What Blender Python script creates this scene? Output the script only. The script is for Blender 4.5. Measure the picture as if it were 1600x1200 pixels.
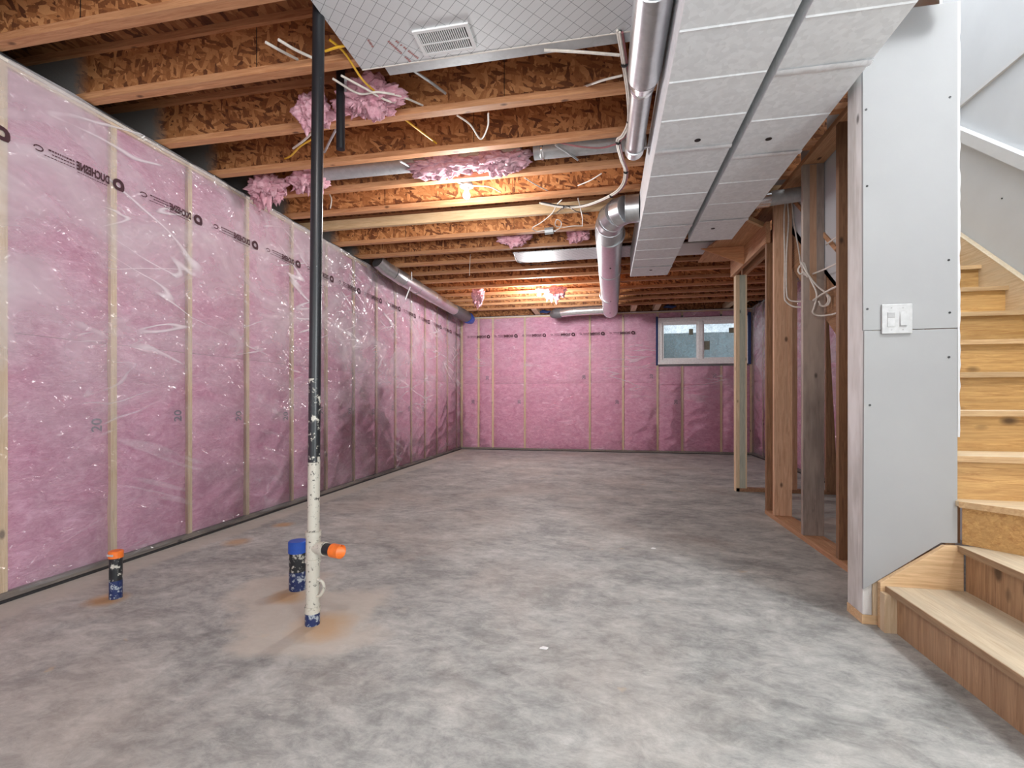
import bpy, bmesh, math, random
from mathutils import Vector, noise, Matrix
for o in list(bpy.data.objects): bpy.data.objects.remove(o)
S = bpy.context.scene; C = S.collection
random.seed(7)
# ------------------------------------------------------------ camera, world, lights, exposure
H = 1.02; FPX = 747.0; YAW = math.radians(11.1); CT, ST = math.cos(YAW), math.sin(YAW)
cam = bpy.data.cameras.new('camera'); co = bpy.data.objects.new('camera', cam); C.objects.link(co)
co.location = (0, 0, H); co.rotation_euler = (math.pi/2, 0, YAW)
cam.sensor_width = 36; cam.lens = FPX/1600*36; cam.shift_y = 26/1600; cam.clip_start = .02; cam.clip_end = 100
S.camera = co
S.view_settings.view_transform = 'Standard'; S.view_settings.look = 'None'
S.view_settings.gamma = 1; S.view_settings.exposure = 0.22; S.view_settings.use_curve_mapping = False
w = bpy.data.worlds.new('sky'); S.world = w; w.use_nodes = True
bg = w.node_tree.nodes['Background']; bg.inputs[0].default_value = (.78, .90, 1.0, 1); bg.inputs[1].default_value = 1.4
def lamp(name, kind, loc, energy, color=(1, 1, 1), size=.05, size_y=None, rot=(0, 0, 0)):
    l = bpy.data.lights.new(name, kind); l.energy = energy; l.color = color
    if kind == 'AREA':
        l.shape = 'RECTANGLE'; l.size = size; l.size_y = size_y or size
    else: l.shadow_soft_size = size
    o = bpy.data.objects.new(name, l); C.objects.link(o); o.location = loc; o.rotation_euler = rot
    return o
lamp('fill_behind_camera', 'AREA', (-1.2, -2.75, 1.45), 66, (.93, .985, 1), 4.2, 2.1, (math.radians(90), 0, 0))  # added fill standing in for daylight; the rear wall has no opening
lamp('side_fill', 'AREA', (2.5, -1.4, 1.45), 172, (.93, .985, 1), 2.0, 1.7, (0, math.radians(90), 0))  # added fill from the right, put in to brighten the left wall
lamp('upstairs_lamp', 'POINT', (2.42, .80, 4.05), 235, (.97, .99, 1), .22)
lamp('upstairs_daylight', 'AREA', (2.02, 3.4, 5.0), 34, (.97, .98, 1), .9, 2.4)
lamp('near_fill_light', 'POINT', (-.45, .55, 2.58), 34, (1, .99, .98), .10)  # light of the added, unseen bulb over the foreground
lamp('middle_bulb_light', 'POINT', (-1.128, 3.80, 2.50), 43, (1, .99, .98), .10)
lamp('far_bulb_light', 'POINT', (-1.035, 7.49, 2.50), 108, (1, .99, .98), .10)

# ------------------------------------------------------------ geometry helpers
def UZ(px, py, Z):                     # point of the photo on the level Z
    d = FPX*(Z-H)/(626.0-py); lat = (px-800)/FPX*d
    return Vector((lat*CT-d*ST, lat*ST+d*CT, Z))
def UY(px, py, Y):                     # point of the photo on the plane at depth Y
    t = (px-800)/FPX; X = Y*(t*CT-ST)/(CT+t*ST); d = -X*ST+Y*CT
    return Vector((X, Y, H+(626-py)*d/FPX))
def UX(px, py, X):
    t = (px-800)/FPX; Y = X*(CT+t*ST)/(t*CT-ST); d = -X*ST+Y*CT
    return Vector((X, Y, H+(626-py)*d/FPX))
class MB:
    def __init__(s): s.v = []; s.f = []
    def add(s, vs, fs):
        n = len(s.v); s.v += [tuple(v) for v in vs]; s.f += [[i+n for i in f] for f in fs]; return s
    def box(s, a, b):
        x0, y0, z0 = [min(a[i], b[i]) for i in range(3)]; x1, y1, z1 = [max(a[i], b[i]) for i in range(3)]
        return s.add([(x0,y0,z0),(x1,y0,z0),(x1,y1,z0),(x0,y1,z0),(x0,y0,z1),(x1,y0,z1),(x1,y1,z1),(x0,y1,z1)],
                     [(0,3,2,1),(4,5,6,7),(0,1,5,4),(1,2,6,5),(2,3,7,6),(3,0,4,7)])
    def prism(s, poly, axis, a, b):    # poly in the two other axes, extruded a..b along axis
        def mk(p, t):
            return {'x': (t, p[0], p[1]), 'y': (p[0], t, p[1]), 'z': (p[0], p[1], t)}[axis]
        n = len(poly); vs = [mk(p, a) for p in poly]+[mk(p, b) for p in poly]
        fs = [list(range(n))[::-1], list(range(n, 2*n))]+[(i, (i+1) % n, (i+1) % n+n, i+n) for i in range(n)]
        return s.add(vs, fs)
    def tube(s, path, r, n=12, cap=True):
        P = [Vector(p) for p in path]; rs = r if isinstance(r, (list, tuple)) else [r]*len(P)
        vs = []; up = None
        for i, p in enumerate(P):
            if i == 0: T = P[1]-P[0]
            elif i == len(P)-1: T = P[-1]-P[-2]
            else: T = (P[i]-P[i-1]).normalized()+(P[i+1]-P[i]).normalized()
            if T.length < 1e-7: T = Vector((0, 0, 1))
            T.normalize()
            if up is None:
                up = Vector((0, 0, 1)) if abs(T.z) < .9 else Vector((1, 0, 0))
            A = up-T*up.dot(T); A.normalize(); up = A; B = T.cross(A)
            for k in range(n):
                an = 2*math.pi*k/n; vs.append(p+(A*math.cos(an)+B*math.sin(an))*rs[i])
        fs = []
        for i in range(len(P)-1):
            for k in range(n):
                fs.append((i*n+k, i*n+(k+1) % n, (i+1)*n+(k+1) % n, (i+1)*n+k))
        if cap: fs.append(list(range(n))[::-1]); fs.append([(len(P)-1)*n+k for k in range(n)])
        return s.add(vs, fs)
    def grid(s, fn, nu, nv):
        vs = [fn(i/nu, j/nv) for j in range(nv+1) for i in range(nu+1)]
        fs = [(j*(nu+1)+i, j*(nu+1)+i+1, (j+1)*(nu+1)+i+1, (j+1)*(nu+1)+i) for j in range(nv) for i in range(nu)]
        return s.add(vs, fs)
def empty(name, loc):
    o = bpy.data.objects.new(name, None); C.objects.link(o); o.location = loc; o.empty_display_size = .1
    return o
WL = {}
def wloc(o): return WL.get(o.name, Vector(o.location))
def obj(name, mb, m, parent=None, smooth=False, bevel=0, origin=None, label=None):
    me = bpy.data.meshes.new(name)
    vs = mb.v
    lo = [min(v[i] for v in vs) for i in range(3)]; hi = [max(v[i] for v in vs) for i in range(3)]
    c = Vector(((lo[0]+hi[0])/2, (lo[1]+hi[1])/2, lo[2] if parent is None else (lo[2]+hi[2])/2)) if origin is None else Vector(origin)
    me.from_pydata([(v[0]-c.x, v[1]-c.y, v[2]-c.z) for v in vs], [], mb.f); me.update()
    bm = bmesh.new(); bm.from_mesh(me); bmesh.ops.recalc_face_normals(bm, faces=bm.faces); bm.to_mesh(me); bm.free()
    me.materials.append(m)
    if smooth:
        for p in me.polygons: p.use_smooth = True
        me.set_sharp_from_angle(angle=math.radians(38))
    o = bpy.data.objects.new(name, me); C.objects.link(o)
    WL[o.name] = c
    if parent is not None:
        o.parent = parent; o.location = c-wloc(parent)
    else: o.location = c
    if bevel:
        md = o.modifiers.new('bevel', 'BEVEL'); md.width = bevel; md.segments = 2; md.limit_method = 'ANGLE'
    if label: o['label'] = label
    return o
def tag(o, label, cat, group=None):
    o['label'] = label; o['category'] = cat
    if group: o['group'] = group
    return o
def struct(o, label=None):
    o['kind'] = 'structure'
    if label: o['label'] = label
    return o
def B(a, b): return MB().box(a, b)
def crom(pts, k=6):
    P = [Vector(p) for p in pts]; P = [P[0]*2-P[1]]+P+[P[-1]*2-P[-2]]; out = []
    for i in range(1, len(P)-2):
        a, b, c, d = P[i-1:i+3]
        for j in range(k):
            t = j/k; out.append(.5*((2*b)+(c-a)*t+(2*a-5*b+4*c-d)*t*t+(3*b-a-3*c+d)*t*t*t))
    out.append(P[-2]); return out

# ------------------------------------------------------------ materials
def mat(name):
    m = bpy.data.materials.new(name); m.use_nodes = True; nt = m.node_tree
    return m, nt, nt.nodes['Principled BSDF']
def N(nt, t, **k):
    n = nt.nodes.new(t)
    for a, b in k.items():
        if a.startswith('i_'):
            key = a[2:]; key = int(key) if key.isdigit() else key.replace('_', ' ')
            n.inputs[key].default_value = b
        else: setattr(n, a, b)
    return n
def L(nt, a, b): nt.links.new(a, b)
def coords(nt, scale=(1, 1, 1), rnd=True, world=False, rot=(0, 0, 0)):
    if world:
        g = N(nt, 'ShaderNodeNewGeometry'); src = g.outputs['Position']
    else:
        g = N(nt, 'ShaderNodeTexCoord'); src = g.outputs['Object']
    mp = N(nt, 'ShaderNodeMapping'); mp.inputs['Scale'].default_value = scale; mp.inputs['Rotation'].default_value = rot
    if rnd and not world:
        oi = N(nt, 'ShaderNodeObjectInfo'); ml = N(nt, 'ShaderNodeMath', operation='MULTIPLY'); ml.inputs[1].default_value = 37
        L(nt, oi.outputs['Random'], ml.inputs[0]); L(nt, ml.outputs[0], mp.inputs['Location'])
    L(nt, src, mp.inputs['Vector']); return mp.outputs[0]
def ramp(nt, fac, stops):
    r = N(nt, 'ShaderNodeValToRGB'); e = r.color_ramp.elements
    while len(e) < len(stops): e.new(.5)
    for i, (p, c) in enumerate(stops):
        e[i].position = p; e[i].color = (*c, 1) if len(c) == 3 else c
    L(nt, fac, r.inputs[0]); return r.outputs[0]
def noise_n(nt, vec, scale, detail=4, rough=.55, dist=0):
    n = N(nt, 'ShaderNodeTexNoise'); n.inputs['Scale'].default_value = scale; n.inputs['Detail'].default_value = detail
    n.inputs['Roughness'].default_value = rough; n.inputs['Distortion'].default_value = dist
    L(nt, vec, n.inputs['Vector']); return n.outputs['Fac']
def mixc(nt, fac, a, b, mode='MIX'):
    m = N(nt, 'ShaderNodeMix', data_type='RGBA', blend_type=mode)
    for s, v in ((0, fac), (6, a), (7, b)):
        if hasattr(v, 'is_linked'): L(nt, v, m.inputs[s])
        elif s == 0: m.inputs[0].default_value = v
        else: m.inputs[s].default_value = (*v, 1)
    return m.outputs[2]
def bump(nt, bs, h, strength=.3, dist=.01):
    b = N(nt, 'ShaderNodeBump'); b.inputs['Strength'].default_value = strength; b.inputs['Distance'].default_value = dist
    L(nt, h, b.inputs['Height']); L(nt, b.outputs[0], bs.inputs['Normal']); return b
def plain(name, col, rough=.5, metal=0, spec=.5, coat=0):
    m, nt, b = mat(name); b.inputs['Base Color'].default_value = (*col, 1); b.inputs['Roughness'].default_value = rough
    b.inputs['Metallic'].default_value = metal; b.inputs['Specular IOR Level'].default_value = spec
    b.inputs['Coat Weight'].default_value = coat
    v = coords(nt); n = noise_n(nt, v, 40, 3)
    c = ramp(nt, n, [(.3, tuple(x*.88 for x in col)), (.7, tuple(min(1, x*1.08) for x in col))]); L(nt, c, b.inputs['Base Color'])
    return m
def wood(name, light, dark, axis, knots=True, rough=.65, stain=None, kn=.115, ks=7):
    m, nt, b = mat(name); st = {'x': (.06, 1, 1), 'y': (1, .06, 1), 'z': (1, 1, .06)}[axis]
    v = coords(nt, st); n1 = noise_n(nt, v, 70, 6, .68, 1.1)
    n2 = noise_n(nt, v, 14, 2, .5, 1.0)
    c = ramp(nt, n1, [(.36, dark), (.5, tuple((a+b_)/2 for a, b_ in zip(light, dark))), (.64, light)])
    c = mixc(nt, ramp(nt, n2, [(.45, (0, 0, 0)), (.7, (.6, .6, .6))]), c, tuple(x*.72 for x in light), 'MIX')
    oi = N(nt, 'ShaderNodeObjectInfo'); mr = N(nt, 'ShaderNodeMapRange'); mr.inputs[3].default_value = .84; mr.inputs[4].default_value = 1.12
    L(nt, oi.outputs['Random'], mr.inputs[0])
    hs = N(nt, 'ShaderNodeHueSaturation'); L(nt, mr.outputs[0], hs.inputs['Value']); L(nt, c, hs.inputs['Color']); c = hs.outputs[0]
    if stain:
        v3 = coords(nt, tuple(x**.5 for x in st)); n3 = noise_n(nt, v3, 5, 4, .6)
        f = ramp(nt, n3, [(.42, (0, 0, 0)), (.62, (1, 1, 1))]); c = mixc(nt, f, c, stain)
    if knots:
        kv = coords(nt, tuple(x**.22 for x in st)); vo = N(nt, 'ShaderNodeTexVoronoi'); vo.inputs['Scale'].default_value = ks
        L(nt, kv, vo.inputs['Vector'])
        k = ramp(nt, vo.outputs['Distance'], [(kn*.5, (1, 1, 1)), (kn, (0, 0, 0))]); c = mixc(nt, k, c, tuple(x*.35 for x in dark))
    L(nt, c, b.inputs['Base Color']); b.inputs['Roughness'].default_value = rough
    bump(nt, b, n1, .25, .002); return m
def osb(name, bright, coat=False):
    m, nt, b = mat(name)
    def layer(rot, sc, seed):
        v = coords(nt, (1, 1, 1), rot=(0, rot, 0)); mp = N(nt, 'ShaderNodeMapping'); mp.inputs['Scale'].default_value = (1, 1, 3.6); mp.inputs['Location'].default_value = (seed, 0, seed*2.3)
        L(nt, v, mp.inputs['Vector'])
        n0 = N(nt, 'ShaderNodeTexNoise'); n0.inputs['Scale'].default_value = 22; L(nt, mp.outputs[0], n0.inputs['Vector'])
        mx = N(nt, 'ShaderNodeMix', data_type='VECTOR'); mx.inputs[0].default_value = .03; L(nt, mp.outputs[0], mx.inputs[4]); L(nt, n0.outputs['Color'], mx.inputs[5])
        o = N(nt, 'ShaderNodeTexVoronoi'); o.inputs['Scale'].default_value = sc; L(nt, mx.outputs[1], o.inputs['Vector'])
        sp = N(nt, 'ShaderNodeSeparateColor'); L(nt, o.outputs['Color'], sp.inputs[0]); return sp.outputs[0], sp.outputs[1]
    f = None
    for rot, sc, seed, thr in ((.2, 8.5, 1, 0), (1.0, 9.5, 5, .5), (-.8, 11, 9, .55), (1.6, 12, 13, .62), (-.3, 15, 17, .7)):
        a, bb = layer(rot, sc, seed)
        if f is None: f = a; continue
        g = N(nt, 'ShaderNodeMath', operation='GREATER_THAN'); g.inputs[1].default_value = thr; L(nt, bb, g.inputs[0])
        f = mixc(nt, g.outputs[0], f, a)
    fine = noise_n(nt, coords(nt, (60, 40, 60)), 1.5, 4, .7)
    f2 = mixc(nt, .30, f, fine)
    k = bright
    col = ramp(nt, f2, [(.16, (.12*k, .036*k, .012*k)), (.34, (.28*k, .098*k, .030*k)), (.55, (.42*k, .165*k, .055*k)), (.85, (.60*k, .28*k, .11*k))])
    if coat:
        g = N(nt, 'ShaderNodeNewGeometry'); sx = N(nt, 'ShaderNodeSeparateXYZ'); L(nt, g.outputs['Position'], sx.inputs[0])
        nn = noise_n(nt, coords(nt, world=True), 9, 3)
        ad = N(nt, 'ShaderNodeMath', operation='MULTIPLY_ADD'); L(nt, nn, ad.inputs[0]); ad.inputs[1].default_value = .12; L(nt, sx.outputs[0], ad.inputs[2])
        mr = N(nt, 'ShaderNodeMapRange'); L(nt, ad.outputs[0], mr.inputs[0]); mr.inputs[1].default_value = -3.04; mr.inputs[2].default_value = -2.92
        mr.inputs[3].default_value = 1; mr.inputs[4].default_value = 0
        col = mixc(nt, mr.outputs[0], col, (.21, .20, .19))
    L(nt, col, b.inputs['Base Color']); b.inputs['Roughness'].default_value = .7
    bump(nt, b, f2, .5, .004); return m
def galv(name, col=(.62, .64, .66), rough=.35, metal=.9):
    m, nt, b = mat(name); v = coords(nt, world=True)
    vo = N(nt, 'ShaderNodeTexVoronoi'); vo.inputs['Scale'].default_value = 45; L(nt, v, vo.inputs['Vector'])
    sp = N(nt, 'ShaderNodeSeparateColor'); L(nt, vo.outputs['Color'], sp.inputs[0])
    c = ramp(nt, sp.outputs[0], [(0, tuple(x*.93 for x in col)), (1, tuple(min(1, x*1.05) for x in col))]); L(nt, c, b.inputs['Base Color'])
    n = noise_n(nt, coords(nt, (1, .3, 1), world=True), 5, 4)
    mr = N(nt, 'ShaderNodeMapRange'); L(nt, n, mr.inputs[0]); mr.inputs[3].default_value = rough*.75; mr.inputs[4].default_value = rough*1.3
    L(nt, mr.outputs[0], b.inputs['Roughness']); b.inputs['Metallic'].default_value = metal
    bump(nt, b, noise_n(nt, v, 3.5, 3), .12, .02); return m
def batt(name, lo, hi, glossy=0):
    m, nt, b = mat(name)
    n1 = noise_n(nt, coords(nt, (1, 1, 1.7), world=True), 7, 8, .62, 1.6)
    n2 = noise_n(nt, coords(nt, (1, 1, 2.6), world=True), 34, 5, .7, 1.2)
    f = mixc(nt, .45, n1, n2)
    c = ramp(nt, f, [(.30, lo), (.5, tuple((a+b_)/2 for a, b_ in zip(lo, hi))), (.68, hi)])
    n3 = noise_n(nt, coords(nt, (1, 1, 2.2), world=True), 3.0, 7, .6, 2.2)
    c = mixc(nt, ramp(nt, n3, [(.55, (0, 0, 0)), (.74, (.5, .5, .5))]), c, tuple(min(1, x*1.25) for x in hi))
    L(nt, c, b.inputs['Base Color']); b.inputs['Roughness'].default_value = .95; b.inputs['Specular IOR Level'].default_value = .1
    if glossy: b.inputs['Coat Weight'].default_value = glossy; b.inputs['Coat Roughness'].default_value = .12
    bump(nt, b, f, .7, .03); return m
def polymat(name, axis, milky=.16, gl=.34, amt=.8):
    m, nt, b = mat(name); nt.nodes.remove(b); out = nt.nodes['Material Output']
    def folds(ang, sc, stretch, w):
        v1 = coords(nt, (1, 1, 1), world=True, rot={'x': (ang, 0, 0), 'y': (0, ang, 0)}[axis])
        mp = N(nt, 'ShaderNodeMapping'); mp.inputs['Scale'].default_value = {'x': (1, 1/stretch, stretch), 'y': (1/stretch, 1, stretch)}[axis]; L(nt, v1, mp.inputs['Vector'])
        n = noise_n(nt, mp.outputs[0], sc, 2.5, .5, .5); a = N(nt, 'ShaderNodeMath', operation='SUBTRACT'); a.inputs[1].default_value = .5; L(nt, n, a.inputs[0])
        c = N(nt, 'ShaderNodeMath', operation='ABSOLUTE'); L(nt, a.outputs[0], c.inputs[0])
        d = N(nt, 'ShaderNodeMapRange', interpolation_type='SMOOTHSTEP'); L(nt, c.outputs[0], d.inputs[0]); d.inputs[2].default_value = w; d.inputs[3].default_value = 1; d.inputs[4].default_value = 0; return d.outputs[0]
    acc = None
    for ang, sc, stt, w, k in ((.55, 1.1, 2.0, .17, 1.7), (.2, 1.9, 2.2, .12, .8), (-.8, 2.4, 2.0, .10, .5), (.75, 5.0, 2.2, .14, .3)):
        f = folds(ang if axis == 'x' else -ang*.35, sc, stt, w); q = N(nt, 'ShaderNodeMath', operation='MULTIPLY'); q.inputs[1].default_value = k; L(nt, f, q.inputs[0])
        if acc is None: acc = q.outputs[0]
        else:
            ad = N(nt, 'ShaderNodeMath', operation='ADD'); L(nt, acc, ad.inputs[0]); L(nt, q.outputs[0], ad.inputs[1]); acc = ad.outputs[0]
    bp = N(nt, 'ShaderNodeBump'); bp.inputs['Strength'].default_value = amt; bp.inputs['Distance'].default_value = .032; L(nt, acc, bp.inputs['Height'])
    tr = N(nt, 'ShaderNodeBsdfTransparent'); gs = N(nt, 'ShaderNodeBsdfGlossy'); gs.inputs['Roughness'].default_value = .15
    df = N(nt, 'ShaderNodeBsdfDiffuse'); df.inputs['Color'].default_value = (.90, .86, .90, 1)
    L(nt, bp.outputs[0], gs.inputs['Normal'])
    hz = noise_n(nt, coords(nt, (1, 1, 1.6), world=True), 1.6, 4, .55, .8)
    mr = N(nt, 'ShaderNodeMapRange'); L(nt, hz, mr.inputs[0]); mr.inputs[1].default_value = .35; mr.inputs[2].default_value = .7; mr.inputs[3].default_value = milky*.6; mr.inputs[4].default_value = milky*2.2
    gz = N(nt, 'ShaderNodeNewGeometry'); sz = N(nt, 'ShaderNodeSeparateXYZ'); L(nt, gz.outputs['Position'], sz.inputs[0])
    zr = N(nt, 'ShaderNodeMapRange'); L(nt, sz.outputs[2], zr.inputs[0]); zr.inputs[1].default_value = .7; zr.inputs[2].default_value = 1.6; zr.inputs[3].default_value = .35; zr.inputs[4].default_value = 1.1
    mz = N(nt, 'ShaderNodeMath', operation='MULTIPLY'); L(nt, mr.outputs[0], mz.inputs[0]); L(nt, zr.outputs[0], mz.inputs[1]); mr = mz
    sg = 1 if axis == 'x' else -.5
    ca, cb_ = folds(.36*sg, .9, 2.9, .022), folds(-.25*sg, 1.1, 2.7, .018)  # white crease streaks: fold highlights painted into the film
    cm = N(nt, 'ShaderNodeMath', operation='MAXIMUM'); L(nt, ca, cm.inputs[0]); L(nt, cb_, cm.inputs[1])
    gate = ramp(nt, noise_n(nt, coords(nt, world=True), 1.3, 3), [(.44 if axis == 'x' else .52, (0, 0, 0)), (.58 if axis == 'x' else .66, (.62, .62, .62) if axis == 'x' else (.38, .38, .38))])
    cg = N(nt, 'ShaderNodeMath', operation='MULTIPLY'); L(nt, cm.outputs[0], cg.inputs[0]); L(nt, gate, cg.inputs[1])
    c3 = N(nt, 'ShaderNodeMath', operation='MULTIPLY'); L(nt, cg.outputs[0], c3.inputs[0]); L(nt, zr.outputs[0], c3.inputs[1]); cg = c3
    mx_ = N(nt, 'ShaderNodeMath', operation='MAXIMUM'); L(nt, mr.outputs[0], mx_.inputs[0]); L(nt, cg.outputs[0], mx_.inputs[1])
    m1 = N(nt, 'ShaderNodeMixShader'); L(nt, mx_.outputs[0], m1.inputs[0]); L(nt, tr.outputs[0], m1.inputs[1]); L(nt, df.outputs[0], m1.inputs[2])
    lw = N(nt, 'ShaderNodeLayerWeight'); lw.inputs['Blend'].default_value = gl
    m2 = N(nt, 'ShaderNodeMixShader'); L(nt, lw.outputs['Fresnel'], m2.inputs[0]); L(nt, m1.outputs[0], m2.inputs[1]); L(nt, gs.outputs[0], m2.inputs[2])
    L(nt, m2.outputs[0], out.inputs[0]); return m

M = {}
M['pine_x'] = wood('pine_x', (.68, .35, .17), (.46, .19, .08), 'x')
M['pine_y'] = wood('pine_y', (.62, .35, .19), (.40, .19, .09), 'y')
M['pine_z'] = wood('pine_z', (.66, .42, .27), (.47, .26, .15), 'z')
M['pale_z'] = wood('pale_z', (.78, .62, .42), (.60, .43, .26), 'z')
M['pale_x'] = wood('pale_x', (.74, .52, .30), (.55, .35, .18), 'x')
M['pale_y'] = wood('pale_y', (.78, .62, .42), (.60, .43, .26), 'y')
M['green_z'] = wood('green_z', (.62, .62, .50), (.40, .42, .34), 'z')
M['brown_z'] = wood('brown_z', (.33, .18, .09), (.18, .09, .045), 'z')
M['brown_y'] = wood('brown_y', (.42, .24, .13), (.22, .11, .06), 'y')
M['mud_y'] = wood('mud_y', (.27, .23, .20), (.16, .135, .12), 'y')
M['grey_z'] = wood('grey_z', (.36, .29, .25), (.20, .16, .14), 'z', stain=(.46, .38, .32))
M['streak_z'] = wood('streak_z', (.44, .26, .18), (.30, .17, .12), 'z', stain=(.22, .20, .19))
M['white_z'] = wood('white_z', (.72, .70, .67), (.55, .52, .48), 'z', stain=(.82, .82, .81))
M['riser'] = wood('riser_wood', (.56, .34, .125), (.34, .17, .05), 'x', rough=.5, kn=.23, ks=8)
M['riser_y'] = wood('riser_wood_y', (.50, .32, .18), (.30, .17, .09), 'z', rough=.55, kn=.2, ks=8)
M['tread'] = wood('tread_wood', (.76, .62, .42), (.58, .43, .26), 'x', knots=False)
M['tread_y'] = wood('tread_wood_y', (.74, .63, .46), (.58, .46, .31), 'y', knots=False)
M['nose'] = wood('nose_wood', (.56, .38, .20), (.40, .24, .11), 'x', knots=False)
M['nose_y'] = wood('nose_wood_y', (.42, .28, .16), (.28, .17, .09), 'y', knots=False)
M['osb'] = osb('osb', 1.0, True); M['osb_lit'] = osb('osb_lit', 1.35, True); M['subfloor'] = osb('subfloor', .7)
M['galv'] = galv('galvanized', rough=.3); M['galv_dull'] = galv('galvanized_dull', (.50, .52, .53), .5, .55)
M['duct'] = galv('duct_metal', (.84, .87, .89), .5, .0); M['tape'] = galv('joint_tape', (.88, .90, .92), .38, .25); M['foil'] = galv('foil_tape', (.85, .86, .87), .22, .9)
M['batt'] = batt('pink_batt', (.52, .18, .30), (.86, .50, .65)); M['tuft'] = batt('pink_tuft', (.62, .24, .32), (.92, .60, .66))
M['tuft_wrap'] = batt('pink_tuft_wrapped', (.50, .20, .27), (.85, .58, .64), 1)
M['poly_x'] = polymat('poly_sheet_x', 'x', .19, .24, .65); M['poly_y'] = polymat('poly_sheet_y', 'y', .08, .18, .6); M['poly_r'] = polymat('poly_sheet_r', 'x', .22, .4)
M['black'] = plain('black_rubber', (.012, .012, .014), .4); M['sealant'] = plain('black_sealant', (.02, .02, .022), .6)
M['ink'] = plain('ink', (.06, .02, .028), .8); M['ink_grey'] = plain('ink_grey', (.16, .13, .18), .6)
M['white'] = plain('white_plastic', (.47, .475, .475), .35); M['white_pvc'] = plain('white_vinyl', (.86, .86, .86), .35)
M['slot'] = plain('switch_grey', (.36, .36, .36), .4)
M['cable'] = plain('cable_white', (.74, .69, .62), .45); M['cable_red'] = plain('cable_red', (.32, .12, .13), .45); M['cable_yellow'] = plain('cable_yellow', (.78, .45, .03), .45)
M['cable_black'] = plain('cable_black', (.03, .03, .035), .45)
M['blue'] = plain('blue_plastic', (.015, .08, .42), .4); M['orange'] = plain('orange_plastic', (.80, .17, .02), .45)
M['bluetape'] = plain('blue_tape', (.012, .035, .13), .5); M['red'] = plain('red_dab', (.3, .02, .02), .5)
M['sleeve'] = plain('dark_sleeve', (.09, .085, .09), .4)
def speck(name, base, spot, thr=.6, sc=60, blue=None):
    m, nt, b = mat(name); n = noise_n(nt, coords(nt, rnd=False), sc, 5, .7)
    c = mixc(nt, ramp(nt, n, [(thr, (0, 0, 0)), (thr+.05, (1, 1, 1))]), base, spot)
    L(nt, c, b.inputs['Base Color']); b.inputs['Roughness'].default_value = .35; return m
M['abs'] = speck('abs_pipe', (.012, .013, .016), (.45, .46, .46), .70)
M['abs_splash'] = speck('abs_splashed', (.015, .017, .02), (.52, .50, .44), .54, 26)
M['pipe_cream'] = speck('cream_splashed', (.50, .475, .41), (.06, .055, .05), .575, 60)
M['pipe_blue'] = speck('blue_splashed', (.012, .025, .10), (.34, .38, .42), .53, 40)
def gypsum(name, col, bumpy=.1):
    m, nt, b = mat(name); n = noise_n(nt, coords(nt, world=True), 3.2, 4)
    c = ramp(nt, n, [(.3, tuple(x*.94 for x in col)), (.7, col)]); L(nt, c, b.inputs['Base Color']); b.inputs['Roughness'].default_value = .75
    bump(nt, b, noise_n(nt, coords(nt, world=True), 60, 3), bumpy, .002); return m
M['drywall'] = gypsum('drywall_paper', (.345, .35, .352)); M['drywall_edge'] = gypsum('drywall_edge', (.60, .60, .60), .6)
M['stairwall'] = gypsum('stair_drywall', (.58, .595, .61)); M['whiteboard'] = gypsum('white_board', (.78, .78, .78))
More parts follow.
